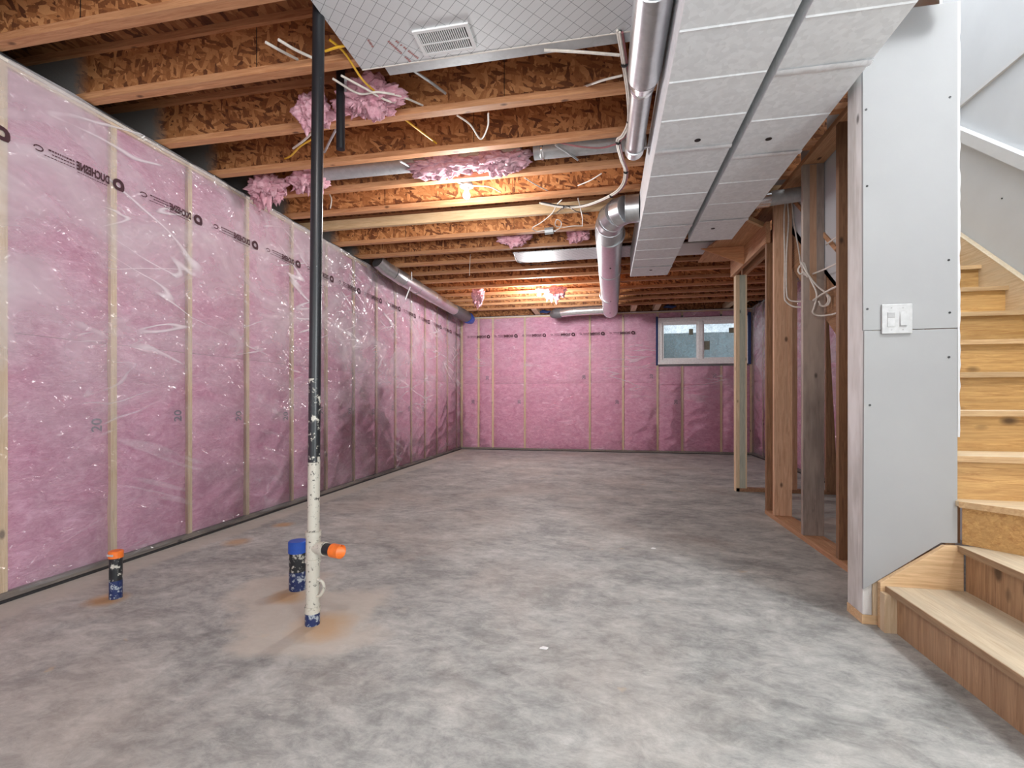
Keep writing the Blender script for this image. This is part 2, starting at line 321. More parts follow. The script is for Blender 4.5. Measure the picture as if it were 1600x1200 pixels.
def concrete():
    m, nt, b = mat('concrete_floor')
    a = noise_n(nt, coords(nt, (1, 1.25, 1), world=True, rot=(0, 0, .5)), 2.1, 12, .76, .3)
    n2 = noise_n(nt, coords(nt, (1, 1.7, 1), world=True, rot=(0, 0, .7)), 9, 9, .78, .5)
    f = mixc(nt, .42, a, n2)
    c = ramp(nt, f, [(.36, (.155, .160, .156)), (.46, (.285, .293, .283)), (.54, (.41, .416, .398)), (.66, (.60, .605, .58))])
    wm = noise_n(nt, coords(nt, world=True), .75, 5, .6, .5)
    c = mixc(nt, ramp(nt, wm, [(.48, (0, 0, 0)), (.68, (.42, .42, .42))]), c, (.46, .39, .335))
    st = noise_n(nt, coords(nt, (1, 1.5, 1), world=True), 3.1, 4, .6, .6)
    c = mixc(nt, ramp(nt, st, [(.68, (0, 0, 0)), (.73, (.6, .6, .6))]), c, (.52, .38, .22))
    wt = noise_n(nt, coords(nt, (1, 2, 1), world=True, rot=(0, 0, .4)), 13, 6, .75, .4)
    c = mixc(nt, ramp(nt, wt, [(.66, (0, 0, 0)), (.71, (.5, .5, .5))]), c, (.62, .60, .56))
    # pale skirt of newer cement along the left wall and round the pipes; rust rings
    g = N(nt, 'ShaderNodeNewGeometry'); sx = N(nt, 'ShaderNodeSeparateXYZ'); L(nt, g.outputs['Position'], sx.inputs[0])
    nn = noise_n(nt, coords(nt, world=True), 4, 4)
    ad = N(nt, 'ShaderNodeMath', operation='MULTIPLY_ADD'); L(nt, nn, ad.inputs[0]); ad.inputs[1].default_value = .22; L(nt, sx.outputs[0], ad.inputs[2])
    mr = N(nt, 'ShaderNodeMapRange'); L(nt, ad.outputs[0], mr.inputs[0]); mr.inputs[1].default_value = -2.68; mr.inputs[2].default_value = -2.62; mr.inputs[3].default_value = .7; mr.inputs[4].default_value = 0
    c = mixc(nt, mr.outputs[0], c, (.47, .44, .39))
    def spot(x, y, r0, r1, col, amt, cc):
        cb = N(nt, 'ShaderNodeCombineXYZ'); cb.inputs[0].default_value = x; cb.inputs[1].default_value = y
        dn = N(nt, 'ShaderNodeVectorMath', operation='DISTANCE'); L(nt, g.outputs['Position'], dn.inputs[0]); L(nt, cb.outputs[0], dn.inputs[1])
        q = N(nt, 'ShaderNodeMath', operation='MULTIPLY_ADD'); L(nt, nn, q.inputs[0]); q.inputs[1].default_value = r1*1.2; L(nt, dn.outputs['Value'], q.inputs[2])
        mm = N(nt, 'ShaderNodeMapRange'); L(nt, q.outputs[0], mm.inputs[0]); mm.inputs[1].default_value = r0+r1*.6; mm.inputs[2].default_value = r1+r1*.6; mm.inputs[3].default_value = amt; mm.inputs[4].default_value = 0
        return mixc(nt, mm.outputs[0], cc, col)
    c = spot(-1.36, 2.02, .3, .42, (.52, .48, .42), .75, c); c = spot(-1.7, 2.3, .2, .3, (.50, .46, .40), .7, c)
    c = spot(-1.24, 1.96, .05, .17, (.50, .33, .18), .8, c); c = spot(-1.62, 2.22, .05, .12, (.45, .28, .13), .8, c); c = spot(-2.5, 2.0, .04, .11, (.42, .25, .11), .9, c)
    c = spot(-2.62, 3.0, .03, .12, (.46, .27, .12), .7, c); c = spot(-2.6, 3.5, .03, .1, (.46, .27, .12), .7, c)
    L(nt, c, b.inputs['Base Color']); b.inputs['Roughness'].default_value = .62; b.inputs['Specular IOR Level'].default_value = .35
    bump(nt, b, f, .35, .006); return m
M['floor'] = concrete()
M['concrete'] = gypsum('foundation_concrete', (.20, .197, .19), .5)
M['well'] = gypsum('window_well', (.42, .44, .43), .6)
def emis(name, col, s):
    m, nt, b = mat(name); b.inputs['Base Color'].default_value = (1, 1, 1, 1); b.inputs['Emission Color'].default_value = (*col, 1); b.inputs['Emission Strength'].default_value = s; return m
M['bulb'] = emis('lit_bulb', (1, .97, .93), 14)
def foilboard():
    m, nt, b = mat('foil_board'); v = coords(nt, world=True, rot=(0, 0, .72)); sx = N(nt, 'ShaderNodeSeparateXYZ'); L(nt, v, sx.inputs[0]); f = None
    for i, sp in ((0, .075), (1, .045)):
        a = N(nt, 'ShaderNodeMath', operation='PINGPONG'); a.inputs[1].default_value = sp/2; L(nt, sx.outputs[i], a.inputs[0])
        l = N(nt, 'ShaderNodeMath', operation='LESS_THAN'); l.inputs[1].default_value = .0011; L(nt, a.outputs[0], l.inputs[0])
        if f is None: f = l.outputs[0]
        else:
            x = N(nt, 'ShaderNodeMath', operation='MAXIMUM'); L(nt, f, x.inputs[0]); L(nt, l.outputs[0], x.inputs[1]); f = x.outputs[0]
    c = mixc(nt, f, (.68, .70, .71), (.22, .24, .25)); L(nt, c, b.inputs['Base Color']); b.inputs['Roughness'].default_value = .5; b.inputs['Metallic'].default_value = .3
    bump(nt, b, noise_n(nt, coords(nt, world=True), 12, 3), .15, .01); return m
M['foilboard'] = foilboard()
def glass():
    m, nt, b = mat('frosty_glass'); nt.nodes.remove(b); out = nt.nodes['Material Output']
    n = noise_n(nt, coords(nt, world=True), 26, 6, .75, .8); n2 = noise_n(nt, coords(nt, world=True), 2.4, 4)
    f = mixc(nt, .5, n, n2)
    tr = N(nt, 'ShaderNodeBsdfTransparent'); df = N(nt, 'ShaderNodeBsdfTranslucent'); df.inputs['Color'].default_value = (.62, .76, .80, 1)
    gl = N(nt, 'ShaderNodeBsdfGlossy'); gl.inputs['Roughness'].default_value = .1
    a = N(nt, 'ShaderNodeMixShader'); L(nt, ramp(nt, f, [(.4, (.08, .08, .08)), (.6, (.45, .45, .45))]), a.inputs[0]); L(nt, tr.outputs[0], a.inputs[1]); L(nt, df.outputs[0], a.inputs[2])
    c = N(nt, 'ShaderNodeMixShader'); c.inputs[0].default_value = .08; L(nt, a.outputs[0], c.inputs[1]); L(nt, gl.outputs[0], c.inputs[2]); L(nt, c.outputs[0], out.inputs[0]); return m
M['glass'] = glass()

# ------------------------------------------------------------ the setting
ZJ = 2.78; ZT = 2.766; XL = -3.0; YB = 9.69; XR = 2.70; ZS = 3.09
floor = struct(obj('floor', B((-3.7, -3.0, -.12), (3.0, 10.1, 0)), M['floor']), 'stained grey concrete basement floor')
sub = MB().box((-3.7, -3.0, ZS), (1.52, 10.1, ZS+.02)).box((1.52, 5.35, ZS), (3.0, 10.1, ZS+.02)).box((1.52, -3.0, ZS), (3.0, .6, ZS+.02))
ceiling = struct(obj('ceiling', sub, M['subfloor']), 'underside of the wooden floor deck over the joists')
struct(obj('wall_foundation', MB().box((-3.72, -3, 0), (-3.6, 10.1, 3.1)).box((-3.72, 9.98, 0), (1.0, 10.1, 3.1)).box((1.0, 9.98, 0), (2.62, 10.1, 1.74)).box((1.0, 9.98, 2.62), (2.62, 10.1, 3.1)).box((2.62, 9.98, 0), (3.0, 10.1, 3.1)).box((2.86, 4.9, 0), (3.0, 10.1, 3.1)), M['concrete']), 'dark concrete foundation behind the stud walls')
struct(obj('wall_rear', MB().box((-3.72, -3.1, 0), (3.0, -2.98, 3.1)), M['drywall']), 'plain drywall behind the camera')
# joists (far edge of the bottom flange)
JY = [.10, .54, .98, 1.43, 1.87, 2.32, 2.82, 3.27, 3.70, 4.15, 4.99, 5.48, 5.92, 6.37, 6.82, 7.27, 7.75, 8.19, 8.60, 9.08]
for y in JY:
    x1 = 1.50 if (.5 < y < 5.3) else 2.86
    web = 'osb_lit' if y in (4.15, 4.99, 7.27, 7.75) else 'osb'  # webs by the bulbs get a lighter copy, bulb light painted in
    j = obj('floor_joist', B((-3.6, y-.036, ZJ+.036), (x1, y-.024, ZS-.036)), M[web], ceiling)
    for z in (ZJ, ZS-.038):
        obj('flange', B((-3.6, y-.058, z), (x1, y, z+.038)), M['pine_x'], j)
    # thin upright web stiffener seams
    for q in range(3):
        xx = -2.6+q*1.22+(y*7.3 % .9)
        if xx < x1-.1: obj('web_joint', B((xx, y-.0385, ZJ+.04), (xx+.003, y-.0355, ZS-.04)), M['black'], j)
obj('ledger_board', B((-3.6, 4.46, ZJ-.005), (1.5, 4.50, ZJ+.088)), M['pale_x'], ceiling)
obj('rim_board', B((-3.6, 9.86, ZJ), (2.86, 9.9, ZS)), M['osb'], ceiling)
obj('sill_plate', B((-3.6, 9.72, 2.74), (2.86, 9.86, ZJ)), M['brown_y'], ceiling)
for px in (702, 838, 889, 990, 1026, 1140, 1157):
    p = UY(px, 470, 9.45)
    obj('blocking', B((p.x-.05, 9.09, ZJ-.004), (p.x+.05, 9.8, ZJ+.09)), M['pale_y'], ceiling)

# poly film shape: distance in front of the stud faces
def film(u, v, studs, seed, amp=.035):
    s = sorted(studs); d = 1
    for i in range(len(s)-1):
        if s[i] <= u <= s[i+1]:
            wv = s[i+1]-s[i]; k = (u-s[i])/wv; d = math.sin(math.pi*k)**.7; break
    else: d = 0
    n = noise.noise(Vector((u*1.3, v*1.1, seed)))+.5*noise.noise(Vector((u*3.1+v*2.2, v*3.4-u*1.5, seed+4)))
    r = 1-abs(noise.noise(Vector((u*1.6+v*1.2, v*4.2-u*2.2, seed+9))))*4
    return .005+d*(amp*(.45+.5*n)+.008*max(0, r))
def insulated_wall(name, kind, u0, u1, ztop, studs, plane, seed, polym, matn='batt', skip=None, desc='', dash=.57):
    """kind 'x+' : wall at X=plane facing +X (u=Y); 'x-' facing -X; 'y-' facing -Y (u=X)"""
    def P(u, off, z):
        return {'x+': (plane+off, u, z), 'x-': (plane-off, u, z), 'y-': (u, plane-off, z)}[kind]
    def box(ua, ub, oa, ob, za, zb): return B(P(ua, oa, za), P(ub, ob, zb))
    back = box(u0, u1, -.12, -.10, 0, ztop)
    if skip: back = box(u0, skip[0], -.12, -.10, 0, ztop).box(P(skip[0], -.12, 0), P(skip[1], -.10, skip[2])).box(P(skip[0], -.12, skip[3]), P(skip[1], -.10, ztop)).box(P(skip[1], -.12, 0), P(u1, -.10, ztop))
    root = struct(obj(name, back, M['concrete']), desc)
    obj('bottom_plate', box(u0, u1, -.09, .012, 0, .045), M['mud_y'], root)
    obj('sill_seal', box(u0, u1, .012, .03, 0, .012), M['sealant'], root)
    obj('top_plate', box(u0, u1, -.09, 0, ztop-.038, ztop), M['pale_y' if kind[0] == 'x' else 'pale_x'], root)
    obj('sealant_bead', box(u0, u1, -.004, .010, ztop, ztop+.010), M['sealant'], root)
    obj('film_edge', box(u0, u1, .002, .008, ztop-.022, ztop-.006), M['cable'], root)
    for s in studs:
        z1 = ztop-.038; z0 = .045
        segs = [(z0, z1)]
        if skip and skip[0] < s < skip[1]: segs = [(z0, skip[2]-.05), (skip[3]+.05, z1)]
        for a, b in segs: obj('stud', box(s-.019, s+.019, -.09, 0, a, b), M['pale_z'], root)
    ss = sorted(studs)
    for i in range(len(ss)-1):
        a, b = ss[i]+.019, ss[i+1]-.019
        if b-a < .05: continue
        rows = [(.045, 1.37), (1.372, ztop-.038)]
        if skip and a > skip[0]-.1 and b < skip[1]+.1: rows = [(.045, 1.32), (1.322, skip[2]-.05), (skip[3]+.012, ztop-.03)]
        for (za, zb) in rows:
            nu, nv = 10, 24
            def fn(p, q):
                u = a+(b-a)*p; z = za+(zb-za)*q
                e = min(1, min(p, 1-p)*7)*min(1, min(q, 1-q)*22)
                return P(u, -.022+.020*e+.008*noise.noise(Vector((u*6, z*6, seed))), z)
            obj('insulation_batt', MB().grid(fn, nu, nv), M[matn], root, smooth=True)
    # vapour barrier film
    def fn(p, q):
        u = u0+(u1-u0)*p; z = .03+(ztop-.03)*q
        return P(u, film(u, z, ss, seed), z)
    mb = MB()
    if skip:
        for (ua, ub, za, zb) in ((u0, skip[0], .03, ztop), (skip[0], skip[1], .03, skip[2]), (skip[0], skip[1], skip[3], ztop), (skip[1], u1, .03, ztop)):
            if ub-ua < .02: continue
            def f2(p, q, ua=ua, ub=ub, za=za, zb=zb):
                u = ua+(ub-ua)*p; z = za+(zb-za)*q; return P(u, film(u, z, ss, seed), z)
            mb.grid(f2, max(2, int((ub-ua)/.03)), max(2, int((zb-za)/.03)))
    else: mb.grid(fn, int((u1-u0)/.03), int(ztop/.03))
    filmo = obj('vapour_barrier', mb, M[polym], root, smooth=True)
    return root, filmo, P, ss

def ux(px): return UX(px, 626, XL).y
lst = [-2.9+i*.575 for i in range(8)]+[ux(5), ux(178), ux(297), ux(387), ux(457)]
y = lst[-1]
while y < YB-.75: y += .585; lst.append(y)
lst.append(YB-.02)
wl, fl, PL, SL = insulated_wall('wall_left', 'x+', -2.98, YB, ZT, lst, XL, 1.0, 'poly_x', desc='left basement wall of studs and pink batts under clear film')
def xb(px): return UY(px, 626, YB).x
bst = [XL+.02, xb(747.7), xb(770), xb(820), xb(921.6), xb(973.5), xb(1027.5), xb(1066), xb(1127), XR-.02]
WX0, WX1, WZ0, WZ1 = 1.00, 2.62, 1.735, 2.62
wb, fb, PB, SB = insulated_wall('wall_back', 'y-', XL, XR, ZT, bst, YB, 5.0, 'poly_y', skip=(WX0, WX1, WZ0, WZ1), desc='far basement wall of studs and pink batts under clear film')
rst = [4.95+.59*i for i in range(8)]+[YB-.02]
wr, fr, PR, SR = insulated_wall('wall_right', 'x-', 4.95, YB, ZT, rst, XR, 9.0, 'poly_r', desc='right basement wall under pale reflective film behind the open studs')

# printing on the film and on the batts
def textmesh(txt, size, bold=.004):
    cu = bpy.data.curves.new('t', 'FONT'); cu.body = txt; cu.size = size; cu.offset = bold; cu.resolution_u = 3
    o = bpy.data.objects.new('t', cu); C.objects.link(o)
    bpy.context.view_layer.update()
    me = bpy.data.meshes.new_from_object(o.evaluated_get(bpy.context.evaluated_depsgraph_get()))
    vs = [tuple(v.co) for v in me.vertices]; fs = [list(p.vertices) for p in me.polygons]
    bpy.data.objects.remove(o); bpy.data.meshes.remove(me); return vs, fs
TV, TF = textmesh('DUCHESNE', .064, .0026)
tw = max(v[0] for v in TV); NV, NF = textmesh('20', .085, .001)
def band(P, film_o, u, z, ss, seed, sgn, detail=True):
    """mirrored brand print; u = far edge of the logo, running towards -sgn"""
    mb = MB()
    def put(a, b): uu = u-sgn*a; return P(uu, film(uu, z+b, ss, seed)+.004, z+b)
    # drop-shaped D emblem
    n = 14; ring = []
    for r in (1, .42):
        pts = []
        for k in range(n):
            an = 2*math.pi*k/n; x, yv = math.cos(an), math.sin(an)
            if x < 0 and yv < 0: x, yv = max(-1, x*1.25), max(-1, yv*1.25)
            pts.append((.040+x*.036*r, .008+yv*.036*r))
        ring.append(pts)
    mb.add([put(*p) for p in ring[0]+ring[1]], [(k, (k+1) % n, n+(k+1) % n, n+k) for k in range(n)])
    s = .195/tw
    mb.add([put(.095+v[0]*s, -.012+v[1]) for v in TV], TF)
    # unreadable small print: dashes, and a swirl
    rr = random.Random(int(u*100))
    if detail:
        for row, (x0, x1, h) in enumerate(((.30, .42, .008), (.30, .41, .006), (.11, .29, .004), (.30, .44, .004))):
            x = x0; b = (.022, .004, -.030, -.014)[row]
            while x < x1:
                q = rr.uniform(.006, .014); mb.add([put(x, b), put(x+q, b), put(x+q, b+h), put(x, b+h)], [(0, 1, 2, 3)]); x += q+.004
        for k in range(9):
            a0, a1 = k*.6, (k+1)*.6; r0 = .024
            mb.add([put(.475+math.cos(a0)*r0, .012+math.sin(a0)*r0*.7), put(.475+math.cos(a1)*r0, .012+math.sin(a1)*r0*.7), put(.475+math.cos(a1)*(r0-.006), .012+math.sin(a1)*(r0-.006)*.6), put(.475+math.cos(a0)*(r0-.006), .012+math.sin(a0)*(r0-.006)*.6)], [(0, 1, 2, 3)])
    obj('printed_lettering', mb, M['ink'], film_o)
u = 1.30
while u < YB-.1:
    band(PL, fl, u+.02, 2.362, SL, 1.0, 1); u += .590
for k in range(7):
    uu = -2.86+.585*k
    if uu+.5 < WX0-.02: band(PB, fb, uu+.5, 2.345, SB, 5.0, 1, k < 9)
def stamp(P, root, u, z, ss, seed, sgn):
    mb = MB(); mb.add([P(u+sgn*(-v[1]), film(u, z, ss, seed)*0+.002, z+v[0]) for v in NV], NF)
    obj('printed_number', mb, M['ink_grey'], root)
for i, s in enumerate(SL):
    if s > .5: stamp(PL, wl, s-.075, .83+.02*((i*5) % 3), SL, 1, 1)
for i, s in enumerate(SB[1:9]):
    stamp(PB, wb, s-.09, .95+.5*((i*3) % 2), SB, 5, 1)

# window in the far wall
win = struct(obj('window_1', MB().box((WX0+.02, YB-.03, WZ1-.075), (WX1-.02, YB+.05, WZ1-.03)).box((WX0+.02, YB-.03, WZ0+.03), (WX1-.02, YB+.05, WZ0+.085)).box((WX0+.02, YB-.03, WZ0+.085), (WX0+.075, YB+.05, WZ1-.075)).box((WX1-.075, YB-.03, WZ0+.085), (WX1-.02, YB+.05, WZ1-.075)).box((1.735, YB-.035, WZ0+.085), (1.815, YB+.05, WZ1-.075)), M['white_pvc'], bevel=.004), 'white slider window high in the far wall')
obj('window_sill', B((WX0-.01, YB-.045, WZ0-.012), (WX1+.01, YB+.28, WZ0+.03)), M['white_pvc'], win)
obj('head_jamb', B((WX0, YB-.04, WZ1-.03), (WX1, YB+.28, WZ1)), M['white_pvc'], win)
for x in (WX0, WX1-.02): obj('side_jamb', B((x, YB-.04, WZ0+.03), (x+.02, YB+.28, WZ1-.03)), M['white_pvc'], win)
for a, b in ((WX0+.075, 1.735), (1.815, WX1-.075)):
    obj('pane', B((a, YB+.01, WZ0+.085), (b, YB+.016, WZ1-.075)), M['glass'], win)
    obj('sash', MB().box((a, YB-.012, WZ1-.135), (b, YB+.02, WZ1-.075)).box((a, YB-.012, WZ0+.085), (b, YB+.02, WZ0+.11)).box((a, YB-.012, WZ0+.11), (a+.03, YB+.02, WZ1-.135)).box((b-.03, YB-.012, WZ0+.11), (b, YB+.02, WZ1-.135)), M['white_pvc'], win)
for (px0, py0, px1, py1) in ((1076.5, 514, 1083, 523), (1100, 533, 1109, 546.5), (1139, 512, 1147, 520)):
    a = UY(px0, py0, YB); b = UY(px1, py1, YB)
    obj('sticker', B((a.x, YB+.004, b.z), (b.x, YB+.009, a.z)), plain('sticker_olive', (.20, .20, .15), .7), win)
obj('blue_tape_strip', B((WX0-.045, YB-.047, WZ0-.03), (WX0-.008, YB-.038, WZ1+.03)), M['bluetape'], win)
obj('blue_tape_strip', B((WX1-.005, YB-.047, WZ0-.03), (WX1+.05, YB-.038, WZ1+.06)), M['bluetape'], win)
well = MB()
for k in range(24):
    x0 = .7+k*.09; well.box((x0, 10.62+.02*(k % 2), 1.2), (x0+.09, 10.7, 2.45))
tag(obj('window_well', well, M['well']), 'corrugated grey window well outside the far window', 'window well')
tag(obj('gravel_bed', B((.6, 10.1, 1.2), (3.0, 10.7, 1.62)), M['well']), 'grey gravel bed at the foot of the window well', 'gravel')

# blue foam sealing dabs at the sill
for i, (px, py, lab) in enumerate(((851, 487, 'dark blue foam dab left of the thin foil duct'), (1046, 479, 'dark blue foam dab over the white window'))):
    c = UY(px, py, YB-.06); n = MB()
    n.tube([c+Vector((-.11, 0, -.01)), c+Vector((-.04, 0, .01)), c+Vector((.05, -.01, -.012)), c+Vector((.12, 0, .006))], [.012, .035, .03, .012], 8)
    tag(obj('sealant_foam', n, M['bluetape'], smooth=True), lab, 'foam')

# ------------------------------------------------------------ stair partition: post, drywall, open studs
ws = struct(empty('wall_stair', (1.33, 2.5, 0)), 'short drywalled partition beside the stair')
YP = 2.44
obj('bottom_plate', B((1.150, YP+.013, 0), (1.50, YP+.153, .042)), M['pale_x'], ws)
obj('stud', B((1.152, YP+.013, .042), (1.19, YP+.153, 2.77)), M['white_z'], ws, bevel=.003)
obj('stud', B((1.192, YP+.013, .042), (1.23, YP+.103, 2.77)), M['pale_z'], ws)
obj('stud', B((1.478, YP+.013, .38), (1.516, YP+.153, 2.77)), M['brown_z'], ws)
zs = 1.338
xa, xc = UY(1349, 922, YP).x, UY(1496, 500, YP).x
za, zb = UY(1350, 921, YP).z, UY(1470, 848, YP).z; xbv = UY(1470, 848, YP).x
obj('drywall_sheet', MB().prism([(xa, za), (xbv, zb), (xc, zb+.002), (xc, zs-.0015), (xa+.004, zs-.001)], 'y', YP, YP+.0127), M['drywall'], ws)
obj('drywall_sheet', MB().prism([(xa, zs+.0015), (xc, zs+.0025), (xc+.002, 2.775), (xa-.003, 2.775)], 'y', YP-.001, YP+.0117), M['drywall'], ws)
edge = MB(); k = 60; rr = random.Random(3)
pts = []
for i in range(k+1):
    z = .86+(2.775-.86)*i/k; pts.append((xc+.009+rr.uniform(-.0022, .0028), z))
for i in range(k):
    (a, z0), (b, z1) = pts[i], pts[i+1]
    edge.add([(xc+.0005, YP-.001, z0), (a, YP-.002, z0), (b, YP-.002, z1), (xc+.0005, YP-.001, z1), (xc+.0005, YP+.15, z0), (a, YP+.15, z0), (b, YP+.15, z1), (xc+.0005, YP+.15, z1)], [(0, 1, 2, 3), (1, 5, 6, 2), (4, 7, 6, 5)])
obj('drywall_return', edge, M['drywall_edge'], ws)
for (px, py) in ((1484, 152), (1353, 171.5), (1354.5, 291), (1482, 406.5), (1355, 483), (1483.5, 488.5), (1482.5, 558), (1359, 633)):
    c = UY(px, py, YP); m_ = MB().tube([c+Vector((0, -.003, 0)), c+Vector((0, .001, 0))], .0048, 10)
    obj('drywall_screw', m_, M['black'], ws)
obj('side_cleat', B((1.25, YP+.03, .0), (1.47, YP+.10, .20)), M['brown_y'], ws)
wd = struct(empty('wall_partition', (1.48, 3.7, 0)), 'open stud partition beside the stairs')
obj('bottom_plate', B((1.41, 2.62, 0), (1.55, 4.68, .038)), M['pine_y'], wd)
obj('top_plate', B((1.41, 2.62, 2.742), (1.55, 5.85, ZJ)), M['pine_y'], wd)
for y, mm in ((2.80, 'pine_z'), (3.286, 'brown_z'), (3.83, 'grey_z'), (4.44, 'pine_z')):
    st = obj('stud', B((1.412, y, .038), (1.552, y+.038, 2.742)), M[mm], wd, bevel=.002)
obj('end_stud', B((1.412, 4.64, 0), (1.552, 4.678, 2.43)), M['brown_z'], wd)
obj('stud_face_patch', B((1.455, 3.8275, 1.75), (1.50, 3.83, 2.735)), M['pine_z'], wd)
# header and soffit wood over the opening
obj('header', B((1.40, 4.62, 2.43), (1.438, 5.85, 2.615)), M['pine_y'], wd)
obj('header', B((1.515, 4.62, 2.43), (1.553, 5.85, 2.615)), M['pine_y'], wd)
obj('soffit_board', MB().prism([(1.14, 4.42), (1.44, 4.76), (1.44, 5.85), (1.05, 5.85), (1.05, 5.3), (1.14, 4.9)], 'z', 2.617, 2.635), M['pine_y'], wd)
obj('soffit_edge', MB().prism([(1.135, 4.40), (1.44, 4.735), (1.44, 4.775), (1.135, 4.44)], 'z', 2.60, 2.640), M['pale_x'], wd)
obj('gusset', MB().prism([(.98, 2.615), (1.40, 2.43), (1.40, 2.615)], 'y', 5.30, 5.32), M['pine_x'], wd)
wf = struct(empty('wall_divider', (2.0, 5.8, 0)), 'open stud wall crossing beyond the doorway')
obj('bottom_plate', B((1.44, 5.755, 0), (2.66, 5.845, .038)), M['brown_y'], wf)
obj('stud', B((1.435, 5.755, 0), (1.473, 5.845, 2.43)), M['pale_z'], wf)
obj('stud', B((1.473, 5.757, .038), (1.535, 5.795, 2.43)), M['green_z'], wf)
obj('stud', B((1.535, 5.755, .038), (1.55, 5.845, 2.43)), M['pale_z'], wf)
p = UY(1238, 700, 5.76); obj('stud', B((p.x, 5.76, .038), (p.x+.05, 5.85, 2.74)), M['pine_z'], wf)
a = UY(1290, 765, 5.72); b_ = UY(1308, 765, 5.72); c_ = UY(1289.5, 480, 5.72)
obj('tapered_board', MB().prism([(a.x, .038), (b_.x, .038), (c_.x+.02, c_.z), (a.x, c_.z)], 'y', 5.70, 5.735), M['brown_z'], wf)
obj('top_plate', B((1.44, 5.755, 2.742), (2.66, 5.845, ZJ)), M['pine_x'], wf)

# stair walls, upper floor shell
wsr = struct(obj('wall_staircase', B((2.552, -3, 0), (2.64, 5.6, 3.187)), M['stairwall']), 'grey drywall on the right of the stairs')
struct(obj('wall_upper', MB().box((2.535, .5, 3.185), (2.64, 5.6, 5.3)).box((1.40, .5, ZS+.02), (1.50, 5.6, 5.3)).box((1.4, 5.5, 3.1), (2.64, 5.6, 5.3)).box((1.4, .42, 3.1), (2.64, .5, 5.3)).box((1.4, .42, 5.3), (2.64, 5.6, 5.34)), M['stairwall']), 'upper storey drywall above the stair opening')
struct(obj('trim_1', B((2.532, .5, 3.165), (2.552, 5.6, 3.187)), M['drywall_edge']), 'pale ledge where the stair wall steps back')
def sl(y, off): return 1.70+(y-3.59)*.86+off
struct(obj('trim_2', MB().prism([(2.9, sl(2.9, .83)), (5.5, sl(5.5, .83)), (5.5, sl(5.5, .92)), (2.9, sl(2.9, .92))], 'x', 2.50, 2.552), M['drywall_edge']), 'sloping white ledge on the stair wall')
for (px, py) in ((1540, 218.5), (1566, 230.5), (1566, 310)):
    c = UX(px, py, 2.552); obj('nail_hole', MB().tube([c+Vector((-.004, 0, 0)), c+Vector((.001, 0, 0))], .008 if py < 300 else .005, 8), M['black'], wsr)

# ------------------------------------------------------------ staircase
st = tag(empty('staircase', (2.0, 2.4, 0)), 'raw pine staircase turning behind the drywalled partition on the right', 'staircase')
X0, X1 = 1.522, 2.512
def tread_poly(poly, z, m, nose=None, nm=None):
    t = obj('tread', MB().prism(poly, 'z', z-.025, z), M[m], st, bevel=.004)
    return t
RZ = .195
Z = [.195, .39, .582, .777]
# first step and winders
tread_poly([(1.225, 1.45), (1.225, 2.41), (1.56, 2.41), (1.53, 1.45)], Z[0], 'tread_y')
obj('riser', B((1.25, 1.45, 0), (1.27, 2.41, Z[0]-.025)), M['riser_y'], st)
obj('nosing', B((1.222, 1.45, Z[0]-.027), (1.2255, 2.41, Z[0]-.001)), M['nose_y'], st)
tread_poly([(1.478, 1.45), (1.505, 2.415), (1.56, 2.41), (2.51, 1.55), (2.51, 1.45)], Z[1], 'tread_y')
obj('riser', MB().prism([(1.503, 1.45), (1.53, 2.41), (1.55, 2.41), (1.523, 1.45)], 'z', Z[0], Z[1]-.025), M['riser_y'], st)
obj('nosing', MB().prism([(1.474, 1.45), (1.501, 2.415), (1.5055, 2.415), (1.4785, 1.45)], 'z', Z[1]-.027, Z[1]-.001), M['nose_y'], st)
tread_poly([(1.51, 2.42), (2.40, 1.45), (2.51, 1.45), (2.51, 2.50), (1.51, 2.52)], Z[2], 'tread')
obj('riser', MB().prism([(1.535, 2.44), (2.44, 1.455), (2.46, 1.47), (1.555, 2.455)], 'z', Z[1], Z[2]-.025), M['riser'], st)
obj('nosing', MB().prism([(1.508, 2.417), (2.398, 1.447), (2.402, 1.449), (1.512, 2.421)], 'z', Z[2]-.027, Z[2]-.001), M['nose'], st)
XS0 = 1.60
ys = [2.44, 2.67, 2.90, 3.13, 3.36, 3.59, 3.815, 4.04, 4.27, 4.50, 4.73, 4.96]
for i, y in enumerate(ys):
    z = Z[3]+RZ*i
    yn = ys[i+1] if i+1 < len(ys) else y+.23
    if i == 0:
        tread_poly([(X0-.005, y+.012), (X1, y-.055), (X1, yn+.05), (X0, yn+.05)], z, 'tread')
        obj('riser', MB().prism([(X0, y+.037), (X1, y-.03), (X1, y-.01), (X0, y+.057)], 'z', z-RZ, z-.025), M['riser'], st)
        obj('nosing', MB().prism([(X0-.005, y+.008), (X1, y-.059), (X1, y-.055), (X0-.005, y+.0125)], 'z', z-.027, z-.001), M['nose'], st)
    else:
        tread_poly([(XS0, y), (X1, y), (X1, yn+.05), (XS0, yn+.05)], z, 'tread')
        obj('riser', B((XS0, y+.025, z-RZ), (X1, y+.045, z-.025)), M['riser'], st)
        obj('nosing', B((XS0, y-.0035, z-.027), (X1, y+.0005, z-.001)), M['nose'], st)
def nl(y): return Z[3]+(y-2.44)*.85
obj('skirt_board', MB().prism([(2.40, nl(2.40)-.45), (5.2, nl(5.2)-.45), (5.2, nl(5.2)+.09), (2.40, nl(2.40)+.09)], 'x', X1, 2.550), M['pale_y'], st)
obj('skirt_cap', MB().prism([(2.40, nl(2.40)+.09), (5.2, nl(5.2)+.09), (5.2, nl(5.2)+.096), (2.40, nl(2.40)+.096)], 'x', X1-.002, 2.551), M['tread_y'], st)
